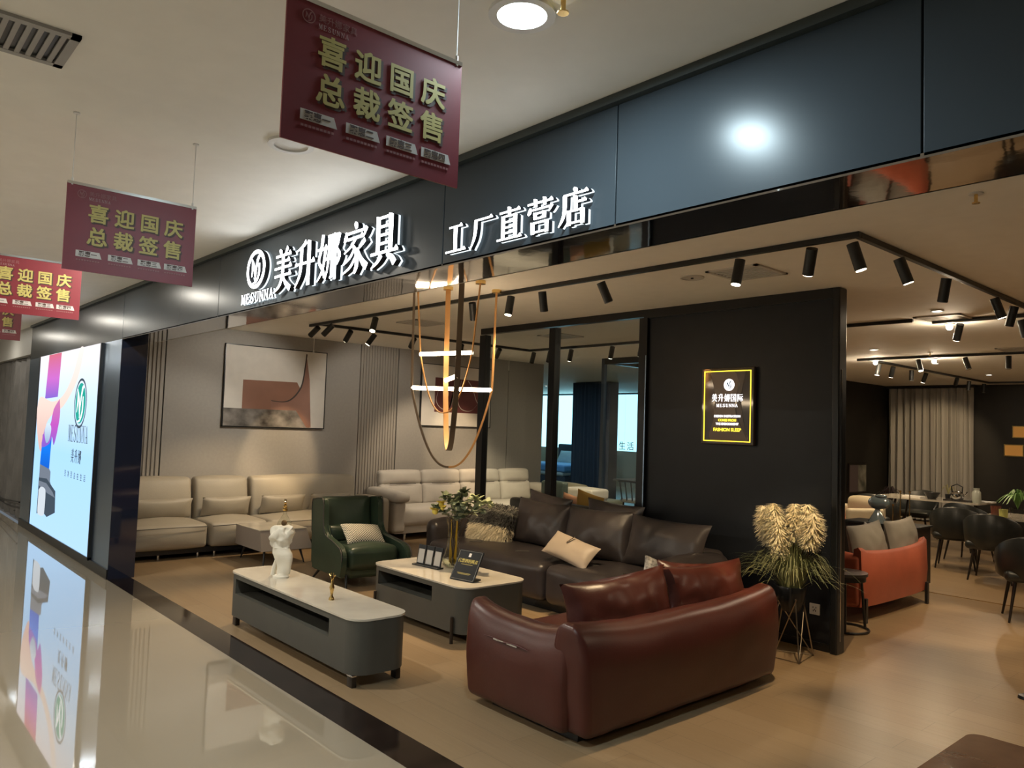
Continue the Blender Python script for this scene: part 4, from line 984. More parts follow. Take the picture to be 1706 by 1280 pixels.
def bust():
    prof = [(0, 0), (.055, 0), (.058, .012), (.050, .022), (.054, .05), (.060, .10), (.076, .15), (.082, .185), (.070, .22), (.068, .245), (.085, .275), (.100, .31), (.098, .345), (.085, .375), (.066, .395), (.035, .40), (0, .398)]
    bm = lathe(NB(), [(a[0] + (b[0] - a[0]) * t / 4, a[1] + (b[1] - a[1]) * t / 4) for a, b in zip(prof, prof[1:]) for t in range(4)] + [prof[-1]], 56)
    for v in bm.verts:
        z = v.co.z
        v.co.x += .022 * math.sin(z * 13 + .4) ; v.co.y *= .72
        if z > .235:
            a = math.atan2(v.co.y, v.co.x); k = 1 + .07 * math.sin(a * 7 + z * 60) + .06 * math.sin(a * 4 - z * 45); v.co.x *= k; v.co.y *= k
            n_ = noise.noise_vector(v.co * 24) * .018; v.co += n_; v.co.x -= .004
            v.co.x += .03 * (z - .27) / .14
        elif z > .03:
            v.co += noise.noise_vector(v.co * 11) * .010
            a = math.atan2(v.co.y, v.co.x); v.co.x *= 1 + .10 * math.sin(3 * a + z * 20); 
    return bm
t = thing('plaster_bust', 'white plaster draped bust standing on the long low cabinet', 'bust', (-5.72, 2.72, .43), .5)
obj('figure', bust(), m_plaster, t, angle=80)
b = NB(); lathe(b, [(0, 0), (.064, 0), (.064, .014), (.05, .02), (0, .02)], 32); obj('base', b, m_plaster, t)
b = NB()   # drapery falling behind the shoulder
tube(b, [(-.03, .02, .30), (-.055, .02, .22), (-.05, .02, .14), (-.075, .015, .07), (-.085, .01, .01)], .030, 12, .7, rfn=lambda u: 1 - .2 * u); obj('drapery', b, m_plaster, t)
def figurine(x, y, z, s, lb, m1):
    t = thing('stag_figurine', lb, 'figurine', (x, y, z), .4)
    b = NB(); lathe(b, [(0, 0), (.02, 0), (.018, .012), (.008, .03), (.012, .06), (.018, .085), (.010, .11), (.008, .135), (0, .14)], 16); b.transform(Matrix.Scale(s, 4)); obj('body', b, m1, t)
    b = NB()
    for sx in (-1, 1):
        tube(b, [(0, 0, .13 * s), (sx * .014 * s, 0, .155 * s), (sx * .010 * s, 0, .185 * s)], .0035 * s, 6)
        tube(b, [(sx * .012 * s, 0, .158 * s), (sx * .028 * s, 0, .172 * s)], .0028 * s, 6)
    obj('antlers', b, m1, t)
figurine(-4.82, 2.67, .43, 1.0, 'small gold stag figurine on the long low cabinet', m_brass)
m_bottle = glass('bottle_glass', (.93, .95, .93), 0, 1.5)
def glass_decanter(x, y, z, lb):
    t = thing('glass_decanter', lb, 'decanter', (x, y, z))
    obj('bottle', lathe(NB(), [(0, 0), (.07, 0), (.085, .02), (.075, .06), (.045, .11), (.022, .15), (.018, .19), (.024, .20)], 32), m_bottle, t)
    b = NB(); bmesh.ops.create_icosphere(b, subdivisions=2, radius=.035); obj('filling', b, mat('potpourri', (.20, .12, .06), .7), t, loc=(-.01, 0, .045))
    b = NB(); lathe(b, [(0, .18), (.022, .185), (.030, .205), (.018, .225), (.026, .24), (.010, .26), (.02, .275), (0, .29)], 16); obj('stopper', b, m_brass, t)
    b = NB()
    for sx in (-1, 1): tube(b, [(0, 0, .28), (sx * .02, 0, .30), (sx * .016, 0, .325)], .005, 6)
    obj('antlers', b, m_brass, t)
glass_decanter(-8.60, 4.10, .404, 'clear glass decanter with stag stopper on the pale low table')
b = NB(); tube(b, [(0, 0, 0), (-.01, 0, .16), (.06, 0, .30), (.22, 0, .33), (.27, 0, .26)], .006, 8)
meta(obj('wire_arc_stand', b, m_blackmetal, loc=(-8.30, 4.52, .384)), 'thin black curved wire stand rising behind the swatch cards', 'wire stand')

# vase with eucalyptus and yellow blooms
t = thing('flower_vase', 'clear glass vase with yellow paper, eucalyptus and yellow blooms on coffee table', 'vase', (-5.36, 4.12, .43))
obj('glass', lathe(NB(), [(0, .004), (.050, .004), (.085, .03), (.092, .07), (.075, .11), (.055, .17), (.045, .26), (.052, .36), (.075, .43)], 40), m_bottle, t)
b = NB(); lathe(b, [(0, .006), (.05, .008), (.086, .05), (.088, .075), (0, .076)], 32); obj('water', b, glass('water', (.9, .93, .86), 0, 1.33), t)
b = NB()
for sgn, x0 in ((-1, -.035), (1, .025)):
    vs = [b.verts.new(v) for v in ((x0 - .03, .01, .04), (x0 + .03, .0, .03), (x0 + .02 + .012 * sgn, .0, .40), (x0 - .01 + .01 * sgn, .012, .42))]; b.faces.new(vs)
bmesh.ops.solidify(b, geom=b.faces[:], thickness=.003)
obj('yellow_wrap', b, mat('yellow_paper', (.62, .40, .03), .5), t, smooth=False)
stems = []
rnd = random.Random(5)
m_leafs = mat('eucalyptus_leaf', (.16, .19, .12), .55, var=.3, vscale=14); m_leafp = mat('pale_leaf', (.42, .46, .28), .5); m_stem = mat('dark_stem', (.06, .035, .02), .6)
def leaf(bm, c, d, up, L_, w_):
    d = Vector(d).normalized(); s = d.cross(Vector(up)).normalized(); nn = s.cross(d); vs = []
    c = Vector(c)
    for k in range(8):
        a = 2 * PI * k / 8; vs.append(bm.verts.new(c + d * (L_ / 2 + L_ / 2 * math.cos(a)) + s * w_ / 2 * math.sin(a) + nn * .12 * L_ * (math.sin(a) ** 2)))
    bm.faces.new(vs)
for k, (dx, dy, hz) in enumerate([(-.30, .02, .50), (-.22, .05, .60), (.02, .05, .62), (.14, .0, .66), (.26, .05, .62), (.34, .02, .52), (.20, -.05, .50), (.08, -.04, .58), (-.08, .06, .56), (.40, .08, .58)]):
    pts = [Vector((rnd.uniform(-.03, .03), rnd.uniform(-.03, .03), .02)), Vector((dx * .12, dy, .36)), Vector((dx * .45, dy, .36 + (hz - .36) * .6)), Vector((dx * .8, dy, hz)), Vector((dx, dy, hz - .01))]
    b = NB(); tube(b, [Vector(p[:3]) for p in catmull([tuple(p) for p in pts], 4)], .0028, 5); st = obj('stem', b, m_stem, t)
    b = NB(); cat_ = catmull([tuple(p) for p in pts], 6)
    for i, p in enumerate(cat_):
        if i < len(cat_) * .42: continue
        for sgn in (-1, 1):
            d = Vector((rnd.uniform(-1, 1), sgn * rnd.uniform(.2, 1), rnd.uniform(-.5, .8)))
            leaf(b, p, d, (rnd.uniform(-.5, .5), rnd.uniform(-1, 1), 1), rnd.uniform(.045, .072), rnd.uniform(.038, .056))
    obj('leaves', b, m_leafp if k in (4, 7, 9) else m_leafs, st)
m_yel = mat('yellow_bloom', (.68, .56, .10), .55, var=.1)
for x, y, z, r in ((-.25, -.02, .46, .055), (-.19, .0, .53, .045), (-.13, -.03, .50, .035), (.16, -.04, .56, .035), (.24, -.02, .60, .03)):
    b = NB()
    for k in range(12):
        a = k * 2.4; leaf(b, (0, 0, 0), (math.cos(a), math.sin(a), .3 + .12 * (k % 4)), (0, 0, 1), r * 1.3, r)
    bmesh.ops.create_icosphere(b, subdivisions=2, radius=r * .55)
    obj('bloom', b, m_yel if x < 0 else m_leafp, t, loc=(x, y, z))

# ============================================================ SOFAS
def wall_sofa():
    """greige sectional along the left wall"""
    t = thing('modular_sofa', 'long greige leather sofa against the left wall under the first picture', 'sofa', (-9.65, 4.2, 0))
    oy = -4.2; ox = 9.65
    obj('frame', B(-10.08 + ox, -9.33 + ox, 2.66 + oy, 5.80 + oy, .06, .125), m_black, t, smooth=False)
    for k, (a, c) in enumerate(((2.62, 3.46), (3.48, 4.20), (4.22, 5.78))):
        w_ = c - a
        s = softbox(.80, w_ - .012, .28, .045, bulge=(.05, .0, .045), c=(-9.66 + ox, (a + c) / 2 + oy, .265))
        s_ = obj('seat', s, m_greige, t)
        y0_, y1_ = a + .02 + oy, c - .02 + oy; xs_ = -9.255 + ox
        b = NB(); tube(b, [(xs_ + .02 + .045 * (1 - u * u), (y0_ + y1_) / 2 + (y1_ - y0_) / 2 * u, .372 + .01 * (1 - u * u)) for u in [i / 6 - 1 for i in range(13)]], .005, 6)
        obj('piping', b, m_pipe, s_)
    for a, c in ((2.62, 3.475), (3.50, 4.20), (4.23, 5.80)):
        s = softbox(.17, c - a - .01, .60, .05, bulge=(.03, 0, .02), c=(0, 0, 0), fn=lambda q, u: (q[0] - .05 * (u[2] + 1) + .02 * (1 - u[2] ** 2), q[1], q[2]))
        obj('backrest', s, m_greige, t, loc=(-9.94 + ox, (a + c) / 2 + oy, .60))
    for x, y, sx in ((-9.42, 2.95, .3), (-9.42, 3.40, .3), (-9.42, 3.60, .3), (-9.42, 4.9, .3), (-9.42, 5.7, .3)):
        b = NB(); cyl(b, (x + ox, y + oy, 0), (x + ox, y + oy, .1), .018, n=12); obj('leg', b, m_chrome, t)
    s = softbox(.80, .14, .50, .05, bulge=(.02, .01, .02), c=(-9.60 + ox, 5.875 + oy, .365)); a_ = obj('armrest', s, m_greige, t)
    b = NB(); tube(b, [(-9.96 + ox + .7 * i / 10, 5.81 + oy + .0, .595 + .012 * math.sin(PI * i / 10)) for i in range(11)], .006, 6); obj('piping', b, m_pipe, a_)
    s = softbox(.72, .16, .47, .05, bulge=(.02, .03, .02), c=(-9.62 + ox, 2.53 + oy, .36)); obj('armrest', s, m_greige, t)
    return t
wall_sofa()
for i, (a, c, zc, lb) in enumerate(((2.68, 3.42, .53, 'leftmost'), (3.54, 4.16, .53, 'second'), (4.30, 4.92, .53, 'third'), (5.00, 5.62, .53, 'rightmost'))):
    o = obj('lumbar_cushion', pillow(c - a, .25, .16, .03, 16, .003, i, .42), m_greige, None, loc=(-9.76, (a + c) / 2, zc + .015), rot=(.30, 0, PI / 2))
    meta(o, 'greige lumbar cushion on the left wall sofa, %s of the four' % lb, 'cushion', 'lumbar cushions on the greige sofa')

t = thing('recliner_sofa', 'light grey four-seat sofa with padded headrests under the second picture', 'sofa', (-9.6, 7.5, 0))
oy, ox = -7.5, 9.6
obj('base', B(-10.05 + ox, -9.30 + ox, 6.1 + oy, 9.35 + oy, .10, .2), m_lgrey, t, smooth=False)
div = [6.16, 6.93, 7.68, 8.52, 9.2]
for a, c in zip(div, div[1:]):
    s = softbox(.13, c - a - .01, .32, .05, bulge=(.05, 0, .0), c=(0, 0, 0)); bk = obj('backrest', s, m_lgrey, t, loc=(-9.87 + ox, (a + c) / 2 + oy, .60), rot=(0, -.12, 0))
    s = softbox(.15, c - a - .01, .22, .06, bulge=(.03, 0, .01), c=(-.02, 0, .255)); hd = obj('headrest', s, m_lgrey, bk)
    b = NB(); tube(b, [(.085, (c - a) * .3 * (i / 5 - 1), .155 - .004 * math.sin(PI * i / 10)) for i in range(11)], .006, 6); obj('seam', b, m_pipe, bk)
for a, c in ((6.16, 7.68), (7.68, 9.2)):
    obj('seat', softbox(.66, c - a - .008, .25, .06, bulge=(.03, 0, .03), c=(-9.58 + ox, (a + c) / 2 + oy, .325)), m_lgrey, t)
for y, lb in ((6.13, ''), (9.33, '')):
    obj('armrest', softbox(.80, .28, .13, .055, bulge=(.01, .0, .02), c=(0, 0, 0)), m_lgrey, t, loc=(-9.56 + ox, y + oy, .635), rot=(0, .06, 0))
    obj('side_panel', softbox(.70, .20, .46, .04, bulge=(.0, .02, 0), c=(-9.60 + ox, y + .02 + oy, .35)), m_lgrey, t)
for x, y in ((-9.35, 6.3), (-9.35, 7.6), (-9.35, 9.1), (-9.95, 6.3)):
    b = NB(); cyl(b, (x + ox, y + oy, 0), (x + ox, y + oy, .11), .02, n=12); obj('leg', b, m_chrome, t)

# dark leather sofa in front of the partition
t = thing('leather_sofa', 'long dark brown leather sofa before the glazed partition and black wall', 'sofa', (-5.2, 5.3, 0)); ox, oy = 5.2, -5.3
obj('plinth', B(-6.75 + ox, -3.72 + ox, 5.04 + oy, 5.74 + oy, 0, .11), m_black, t, smooth=False)
for a, c in ((-6.78, -5.02), (-5.0, -3.86)):
    b = softbox(c - a, .86, .34, .07, n=14, bulge=(0, .03, .045), wr=.006, seed=a, c=((a + c) / 2 + ox, 5.30 + oy, .27)); s_ = obj('seat', b, m_blkl, t)
    for fx in (.3, .7):
        xx = a + (c - a) * fx + ox
        b = NB(); tube(b, [(xx + .09 * (i / 6), 5.02 + oy + .10 * (i / 6), .474 + .004 * i / 6) for i in range(7)], .0035, 5); obj('tuck_seam', b, m_pipe, s_)
obj('backrest', softbox(2.95, .15, .50, .06, n=12, bulge=(0, .02, .01), c=(-5.22 + ox, 5.76 + oy, .42)), m_blkl, t)
obj('armrest', softbox(.20, .84, .50, .08, bulge=(.03, 0, .04), wr=.008, c=(-6.86 + ox, 5.36 + oy, .37)), m_blkl, t)
obj('armrest', softbox(.22, .84, .56, .08, bulge=(.03, 0, .04), wr=.008, c=(-3.76 + ox, 5.36 + oy, .36)), m_blkl, t)
def big_pillow(x, y, z, w_, h_, th, rot, m, lb, grp, seed=0, cat='cushion', pinch=.09, name='sofa_cushion', wr=.010):
    o = obj(name, pillow(w_, h_, th, pinch, 26, wr, seed, .5), m, None, loc=(x, y, z), rot=rot)
    return meta(o, lb, cat, grp)
G = 'dark leather back cushions'
big_pillow(-5.72, 5.52, .69, .80, .48, .22, (-.28, .02, .0), m_blkl, 'dark leather back cushion at left, next to the fur pillow', G, 1)
big_pillow(-4.93, 5.50, .68, .84, .50, .22, (-.30, -.03, .03), m_blkl, 'dark leather back cushion in the middle, behind the cream pillow', G, 2)
big_pillow(-4.12, 5.47, .69, .84, .46, .22, (-.30, .02, .02), m_blkl, 'glossy dark leather back cushion at right, catching the light', G, 3)
big_pillow(-5.80, 5.70, .80, .64, .36, .14, (-.12, .10, .0), m_blkl, 'dark peaked cushion end rising behind the left back cushion', G, 4)
big_pillow(-4.90, 5.69, .80, .72, .36, .14, (-.12, .04, .0), m_blkl, 'dark cushion edge rising behind the middle back cushion', G, 5)
cp = big_pillow(-4.87, 5.08, .575, .58, .25, .13, (-.75, .16, -.05), mat('cream_leather', (.62, .52, .42), .45), 'cream rectangular pillow with brown tab on the dark sofa', None, 6, pinch=.05)
b = NB(); tube(b, [(0.01, -.066, .105), (.0, -.078, .06), (-.02, -.078, .02)], .009, 8, .4); obj('tab', b, m_darkstrap, cp, smooth=True)

def fur(o_src_pts, bm, L_, rnd, w_=.006):
    for p, nrm in o_src_pts:
        d = (nrm + Vector((rnd.uniform(-.7, .7), rnd.uniform(-.7, .7), rnd.uniform(-1.3, .1)))).normalized()
        s = d.cross(Vector((rnd.uniform(-1, 1), rnd.uniform(-1, 1), rnd.uniform(-1, 1)))).normalized() * w_ / 2
        m_ = p + d * L_ * .6; e = p + d * L_ + Vector((0, 0, -L_ * .35))
        a, b, c, f = bm.verts.new(p - s), bm.verts.new(p + s), bm.verts.new(m_ + s * .7), bm.verts.new(m_ - s * .7); g = bm.verts.new(e)
        bm.faces.new((a, b, c, f)); bm.faces.new((f, c, g))
rnd = random.Random(3)
fp = meta(obj('fur_pillow', pillow(.56, .40, .16, .02, 18, .002, 9, .45), mat('fur_base', (.12, .11, .10), .9), None, loc=(-6.27, 5.33, .635), rot=(-.35, 0, .04)), 'fluffy pillow, charcoal upper half and cream lower half, on dark sofa', 'pillow')
for nm, lo, hi, m, L_ in (('dark_fur', -.015, 1, mat('charcoal_fur', (.24, .23, .21), .8, col2=(.05, .05, .05), vscale=5), .055), ('pale_tips', .12, 1, mat('silver_fur', (.62, .60, .52), .8), .05), ('cream_fur', -1, -.02, mat('cream_fur', (.86, .78, .60), .8), .07)):
    pts = []
    cnt = {'dark_fur': 3600, 'pale_tips': 1500, 'cream_fur': 3000}[nm]
    while len(pts) < cnt:
        u, v = rnd.uniform(-1, 1), rnd.uniform(-1, 1); z = .2 * v
        if not lo < z < hi: continue
        s = -1 if rnd.random() < .8 else 1
        tq = .08 * ((1 - u * u) * (1 - v * v)) ** .45
        pts.append((Vector((.28 * u, s * tq, z)), Vector((u * .7, s * .8, v * .8))))
    b = NB(); fur(pts, b, L_, rnd, .007); f_ = obj(nm, b, m, fp, smooth=False); f_['kind'] = 'stuff'

# oxblood two-seater seen from behind
t = thing('leather_loveseat', 'oxblood red leather two-seat sofa seen from behind in the foreground', 'sofa', (-3.15, 3.95, 0)); ox, oy = 3.15, -3.95
def slab(L_, th, h_, dip=.05, seed=0):
    """puffed upright panel with a pinched, dipping top edge; length along X"""
    def fn(q, u):
        x, y, z = q; k = u[2]
        kk = max(0.0, (k - .15) / .85)
        ths = (.20 + .80 * math.sqrt(max(0.0, 1 - kk ** 1.9))) * (.90 + .10 * min(1, (k + 1) / .9))
        y *= ths
        z -= dip * (1 - abs(u[0]) ** 3) * max(0, (k + 1) / 2) ** 2
        x *= .94 + .06 * (k + 1) / 2
        x *= 1 - .012 * math.cos(k * PI / 2) * 0
        return (x, y, z)
    return softbox(L_, th, h_, .05, n=18, bulge=(0, .022, 0), fn=fn, wr=.006, seed=seed)
obj('back_panel', slab(2.0, .26, .595, .05, 1), m_red, t, loc=(-2.86 + ox, 3.96 + oy, .342), rot=(0, .0, PI / 2))
ar = obj('arm_panel', slab(.89, .23, .585, .07, 2), m_red, t, loc=(-3.29 + ox, 3.085 + oy, .335))
obj('arm_panel', slab(.86, .24, .575, .055, 3), m_red, t, loc=(-3.29 + ox, 4.86 + oy, .335))
obj('seat', softbox(.72, 1.56, .30, .07, bulge=(.02, 0, .03), c=(-3.36 + ox, 3.97 + oy, .27)), m_red, t)
obj('plinth', B(-3.56 + ox, -2.86 + ox, 3.08 + oy, 4.82 + oy, 0, .06), m_black, t, smooth=False)
b = NB()
box(b, -.10, -.012, -.003, .003, -.004, .004); box(b, .012, .10, -.003, .003, -.004, .004)
obj('metal_clasp', b, m_chrome, t, smooth=False, loc=(-3.32 + ox, 2.951 + oy, .435), rot=(0, .02, 0))
b = NB(); tube(b, [(-.19 + .38 * i / 12, .002, .012 * math.sin(i * .9) * .3) for i in range(13)], .006, 6, rfn=lambda u: .3 + .7 * math.sin(PI * u)); obj('crease', b, mat('dark_red_crease', (.06, .008, .008), .5), t, loc=(-3.32 + ox, 2.951 + oy, .437))
G = 'oxblood pillows on the loveseat'
big_pillow(-3.05, 3.62, .60, .96, .40, .24, (-.18, -.03, PI / 2), m_red, 'oxblood back pillow nearest the camera, above the loveseat back', G, 11, wr=.014)
big_pillow(-3.04, 4.50, .60, .90, .38, .22, (-.18, .02, PI / 2), m_red, 'oxblood back pillow at the far right end of the loveseat', G, 12, wr=.014)
big_pillow(-3.30, 4.60, .60, .42, .30, .14, (-.30, .1, 1.2), m_red, 'small oxblood pillow showing behind the two large ones', G, 13)
big_pillow(-3.42, 4.50, .62, .30, .26, .10, (-.30, .3, 1.0), mat('zigzag_fabric', (.05, .05, .05), .7, col2=(.55, .52, .48), vscale=40), 'black and white patterned pillow corner behind the oxblood pillows', None, 14)

# green wing armchair, facing right
t = thing('wing_armchair', 'dark green leather wing armchair on black metal legs', 'armchair', (-7.13, 4.22, 0), PI / 2 - .06)
def lf(px_, sx=1): return px_
obj('seat', softbox(.56, .66, .22, .06, bulge=(0, .01, .05), c=(0, -.06, .285), fn=lambda q, u: (q[0], q[1], q[2] + .02 * (-u[1]))), m_green, t)
obj('seat_base', softbox(.60, .62, .15, .05, c=(0, -.03, .175), fn=lambda q, u: (q[0] * (.92 + .06 * u[2]), q[1], q[2])), m_green, t)
bk = obj('backrest', softbox(.58, .13, .52, .05, bulge=(0, .03, .0), wr=.004, c=(0, 0, 0)), m_green, t, loc=(0, .31, .60), rot=(-.12, 0, 0))
obj('lumbar_pad', softbox(.50, .09, .18, .045, bulge=(0, .03, .0), c=(0, -.085, -.13)), m_green, bk)
for s in (-1, 1):
    # wing and arm in one shaped side panel
    prof = [(-.42, .14), (-.455, .30), (-.42, .395), (-.30, .435), (-.05, .475), (.03, .50), (.08, .56), (.10, .68), (.12, .845), (.20, .86), (.33, .84), (.39, .80), (.37, .5), (.34, .2), (.30, .12)]
    pf = [(a, b_) for a, b_, _ in catmull([(a, b_, 0) for a, b_ in prof], 3)]
    b = NB(); prism(b, pf, -.03, .03)
    bmesh.ops.bevel(b, geom=[e for e in b.edges if abs(e.verts[0].co.z - e.verts[1].co.z) < 1e-5], offset=.014, segments=2, affect='EDGES')
    b.transform(Matrix.Rotation(PI / 2, 4, 'Z') @ Matrix.Rotation(PI / 2, 4, 'X'))
    for v in b.verts:
        k = max(0, (v.co.z - .45)) ; v.co.x += s * (.02 * max(0, (.5 - v.co.z)) )
        fr = max(0, -v.co.y - .1); v.co.x += s * fr * .12
    o = obj('side_panel', b, m_green, t, loc=(s * .315, 0, 0), angle=50)
    pp = [Vector((s * (.0) + s * max(0, -a - .1) * .12 + s * .02 * max(0, .5 - z) , a, z)) for a, z in pf[3:-6]]
    b = NB(); tube(b, [p + Vector((s * .03, 0, 0)) for p in pp], .006, 6); obj('piping', b, m_pipe, o)
for x, y, dx, dy in ((-.26, -.30, -.02, -.05), (.26, -.30, .02, -.05), (-.25, .28, -.05, .12), (.25, .28, .05, .12)):
    b = NB(); cyl(b, (x, y, .14), (x + dx, y + dy, 0), .018, .009, 10); obj('leg', b, m_blackmetal, t)
def check_mat(name, c1, c2, s):
    m = bpy.data.materials.new(name); m.use_nodes = True; nt = m.node_tree; b = nt.nodes['Principled BSDF']
    tc = nt.nodes.new('ShaderNodeTexCoord'); ck = nt.nodes.new('ShaderNodeTexChecker'); ck.inputs['Scale'].default_value = s
    ck.inputs[1].default_value = (*c1, 1); ck.inputs[2].default_value = (*c2, 1)
    mp = nt.nodes.new('ShaderNodeMapping'); mp.inputs['Scale'].default_value = (1, .0001, 1.3)
    nt.links.new(tc.outputs['Object'], mp.inputs[0]); nt.links.new(mp.outputs[0], ck.inputs[0]); nt.links.new(ck.outputs[0], b.inputs['Base Color']); b.inputs['Roughness'].default_value = .8
    return m
big_pillow(-7.05, 4.24, .50, .46, .27, .14, (-.85, .08, PI / 2), check_mat('houndstooth', (.70, .66, .55), (.10, .10, .08), 70), 'black and cream houndstooth pillow on the green armchair', None, 22, pinch=.04, name='houndstooth_pillow', wr=.003)

# ============================================================ PLANT STAND WITH GRASS AND PLUMES
t = thing('plant_stand', 'tall wire-legged planter of grass with cream plumes by the black wall', 'plant stand', (-3.0, 5.56, 0))
b = NB(); lathe(b, [(0, .33), (.06, .34), (.10, .42), (.115, .52), (.11, .53), (.10, .50)], 24); obj('pot', b, m_black, t)
m_wire = mat('champagne_wire', (.42, .36, .28), .3, metal=1)
feet = [(-.14, .03), (.15, -.15), (.10, .16), (-.12, -.16)]
for i, (x, y) in enumerate(feet):
    b = NB(); k = .55
    tube(b, [(x, y, .004), (x * .5 + .0, y * .5, .45)], .005, 6); tube(b, [(x, y, .004), (feet[(i + 1) % 4][0] * .62, feet[(i + 1) % 4][1] * .62, .45)], .004, 6)
    obj('leg', b, m_wire, t)
b = NB(); tube(b, [(x, y, .008) for x, y in (feet[0], feet[2], feet[1], feet[3], feet[0])], .004, 6); tube(b, [(.1 * math.cos(a * PI / 12), .1 * math.sin(a * PI / 12), .45) for a in range(24)], .004, 6, closed=True); obj('ring', b, m_wire, t)
rnd = random.Random(11); b = NB()
for k in range(620):
    a = rnd.uniform(0, 2 * PI); R0 = rnd.uniform(0, .08); sp = abs(rnd.gauss(.20, .15)); sp = min(sp, .50); hgt = rnd.uniform(.28, .46) - sp * .35
    if math.sin(a) > 0: sp = min(sp, .24)
    P_ = [Vector((R0 * math.cos(a), R0 * math.sin(a), .50)), Vector(((R0 + sp * .35) * math.cos(a), (R0 + sp * .35) * math.sin(a), .50 + hgt * .75)), Vector(((R0 + sp * .75) * math.cos(a), (R0 + sp * .75) * math.sin(a), .50 + hgt * .85)), Vector(((R0 + sp) * math.cos(a), (R0 + sp) * math.sin(a), .50 + hgt * (.55 if sp > .2 else .95)))]
    P_ = [Vector(p) for p in catmull([tuple(p) for p in P_], 3)]; w_ = .0030; sd = Vector((-math.sin(a), math.cos(a), 0)); pr_ = None
    for i, p in enumerate(P_):
        ww = w_ * (1 - i / len(P_) * .85); c_ = (b.verts.new(p - sd * ww), b.verts.new(p + sd * ww))
        if pr_: b.faces.new((pr_[0], pr_[1], c_[1], c_[0]))
        pr_ = c_
g = obj('grass', b, mat('grass_blade', (.10, .14, .05), .55, col2=(.36, .36, .18), vscale=6), t, smooth=False); g['kind'] = 'stuff'
m_plume = mat('cream_plume', (.88, .80, .58), .9)
for k, (x, y, z, L_, r) in enumerate(((-.22, 0, .97, .28, .075), (-.11, -.05, .99, .30, .085), (-.05, -.10, .90, .30, .075), (.02, 0, 1.02, .26, .08), (.10, .02, 1.03, .25, .085), (.17, -.02, .97, .25, .085), (.0, .06, 1.0, .28, .08), (-.17, .05, 1.0, .22, .07))):
    b = NB(); nn_ = 1300
    lean = Vector((x, y, 0)) * .5
    for i in range(nn_):
        u = rnd.random(); a = rnd.uniform(0, 2 * PI); c_ = Vector((x, y, z)) + Vector((lean.x * (u - .5) * .5, lean.y * (u - .5) * .5, (u - .5) * L_))
        rr = r * 1.28 * (math.sin(PI * min(1, .12 + .75 * u)) ** .6)
        r_ = 1; d = Vector((math.cos(a), math.sin(a), rnd.uniform(-.5, .35))).normalized(); p = c_ + d * rr * .2
        s = d.cross(Vector((0, 0, 1))).normalized() * .004; e = c_ + d * rr * rnd.uniform(.8, 1.1) + Vector((0, 0, -.02))
        b.faces.new((b.verts.new(p - s), b.verts.new(p + s), b.verts.new(e + s * .5), b.verts.new(e - s * .5)))
    bmesh.ops.create_icosphere(b, subdivisions=2, radius=r * .62, matrix=Matrix.Translation((x, y, z)) @ Matrix.Diagonal((1, 1, L_ / r * .5, 1)))
    o = obj('plume', b, m_plume, t, smooth=False)
    b = NB(); tube(b, [(x * .3, y * .3, .5), (x, y, z - L_ * .4)], .004, 5); obj('stem', b, m_stem, o)

# ============================================================ RIGHT-HAND AISLE: ORANGE SOFA, SIDE TABLE
t = thing('orange_sofa', 'terracotta orange leather sofa seen from behind beyond the black wall', 'sofa', (-3.55, 7.82, 0)); ox, oy = 3.55, -7.82
def curved_back():
    bm = NB(); n = 28; rows = []
    out = []
    for i in range(n + 1):
        u = -1 + 2 * i / n
        out.append((u, .04 * (abs(u) ** 4)))
    for i, (u, c) in enumerate(out):
        y = 7.83 + .76 * u; x = -3.09 - c - .02
        zt = .655 - .035 * (1 - u * u) + (.02 if abs(u) > .9 else 0)
        rows.append([bm.verts.new(v) for v in ((x + ox, y + oy, .14), (x + .02 + ox, y + oy, .35), (x + .005 + ox, y + oy, zt - .03), (x - .02 + ox, y + oy, zt), (x - .06 + ox, y + oy, zt - .02), (x - .09 + ox, y + oy, .3), (x - .08 + ox, y + oy, .14))])
    for A, D in zip(rows, rows[1:]):
        for k in range(7): bm.faces.new((A[k], A[(k + 1) % 7], D[(k + 1) % 7], D[k]))
    bm.faces.new(rows[0][::-1]); bm.faces.new(rows[-1]); return bm
obj('back_panel', curved_back(), m_orange, t)
for y, h_ in ((7.10, .60), (8.56, .60)):
    obj('arm_panel', softbox(.70, .09, .46, .04, bulge=(0, .02, .03), c=(-3.50 + ox, y + oy, .37)), m_orange, t)
obj('seat', softbox(.66, 1.36, .22, .06, bulge=(0, 0, .03), c=(-3.52 + ox, 7.83 + oy, .30)), m_orange, t)
for x in (-3.12, -3.80):
    for y in (7.12, 8.54):
        obj('leg', B(x - .014 + ox, x + .014 + ox, y - .02 + oy, y + .02 + oy, 0, .22), m_blackmetal, t, smooth=False)
G = 'grey cushions on the orange sofa'
big_pillow(-3.28, 7.52, .645, .72, .44, .20, (-.2, -.03, PI / 2), m_pgrey, 'grey fabric cushion on the orange sofa, nearer one', G, 31)
big_pillow(-3.28, 8.32, .645, .70, .44, .20, (-.2, -.03, PI / 2), m_pgrey, 'grey fabric cushion on the orange sofa, farther one', G, 32)
big_pillow(-3.40, 7.93, .63, .40, .34, .12, (-.2, .3, PI / 2), mat('zigzag_fabric', (.05, .05, .05), .7), 'patterned dark cushion wedged between two grey cushions', None, 33)
t = thing('side_table', 'round dark side table on three legs between black wall and orange sofa', 'side table', (-3.14, 6.74, 0))
b = NB(); cyl(b, (0, 0, .475), (0, 0, .50), .19, n=40); obj('top', b, mat('dark_grey_top', (.06, .055, .055), .3), t)
b = NB(); cyl(b, (0, 0, .43), (0, 0, .475), .175, n=40); obj('apron', b, m_black, t)
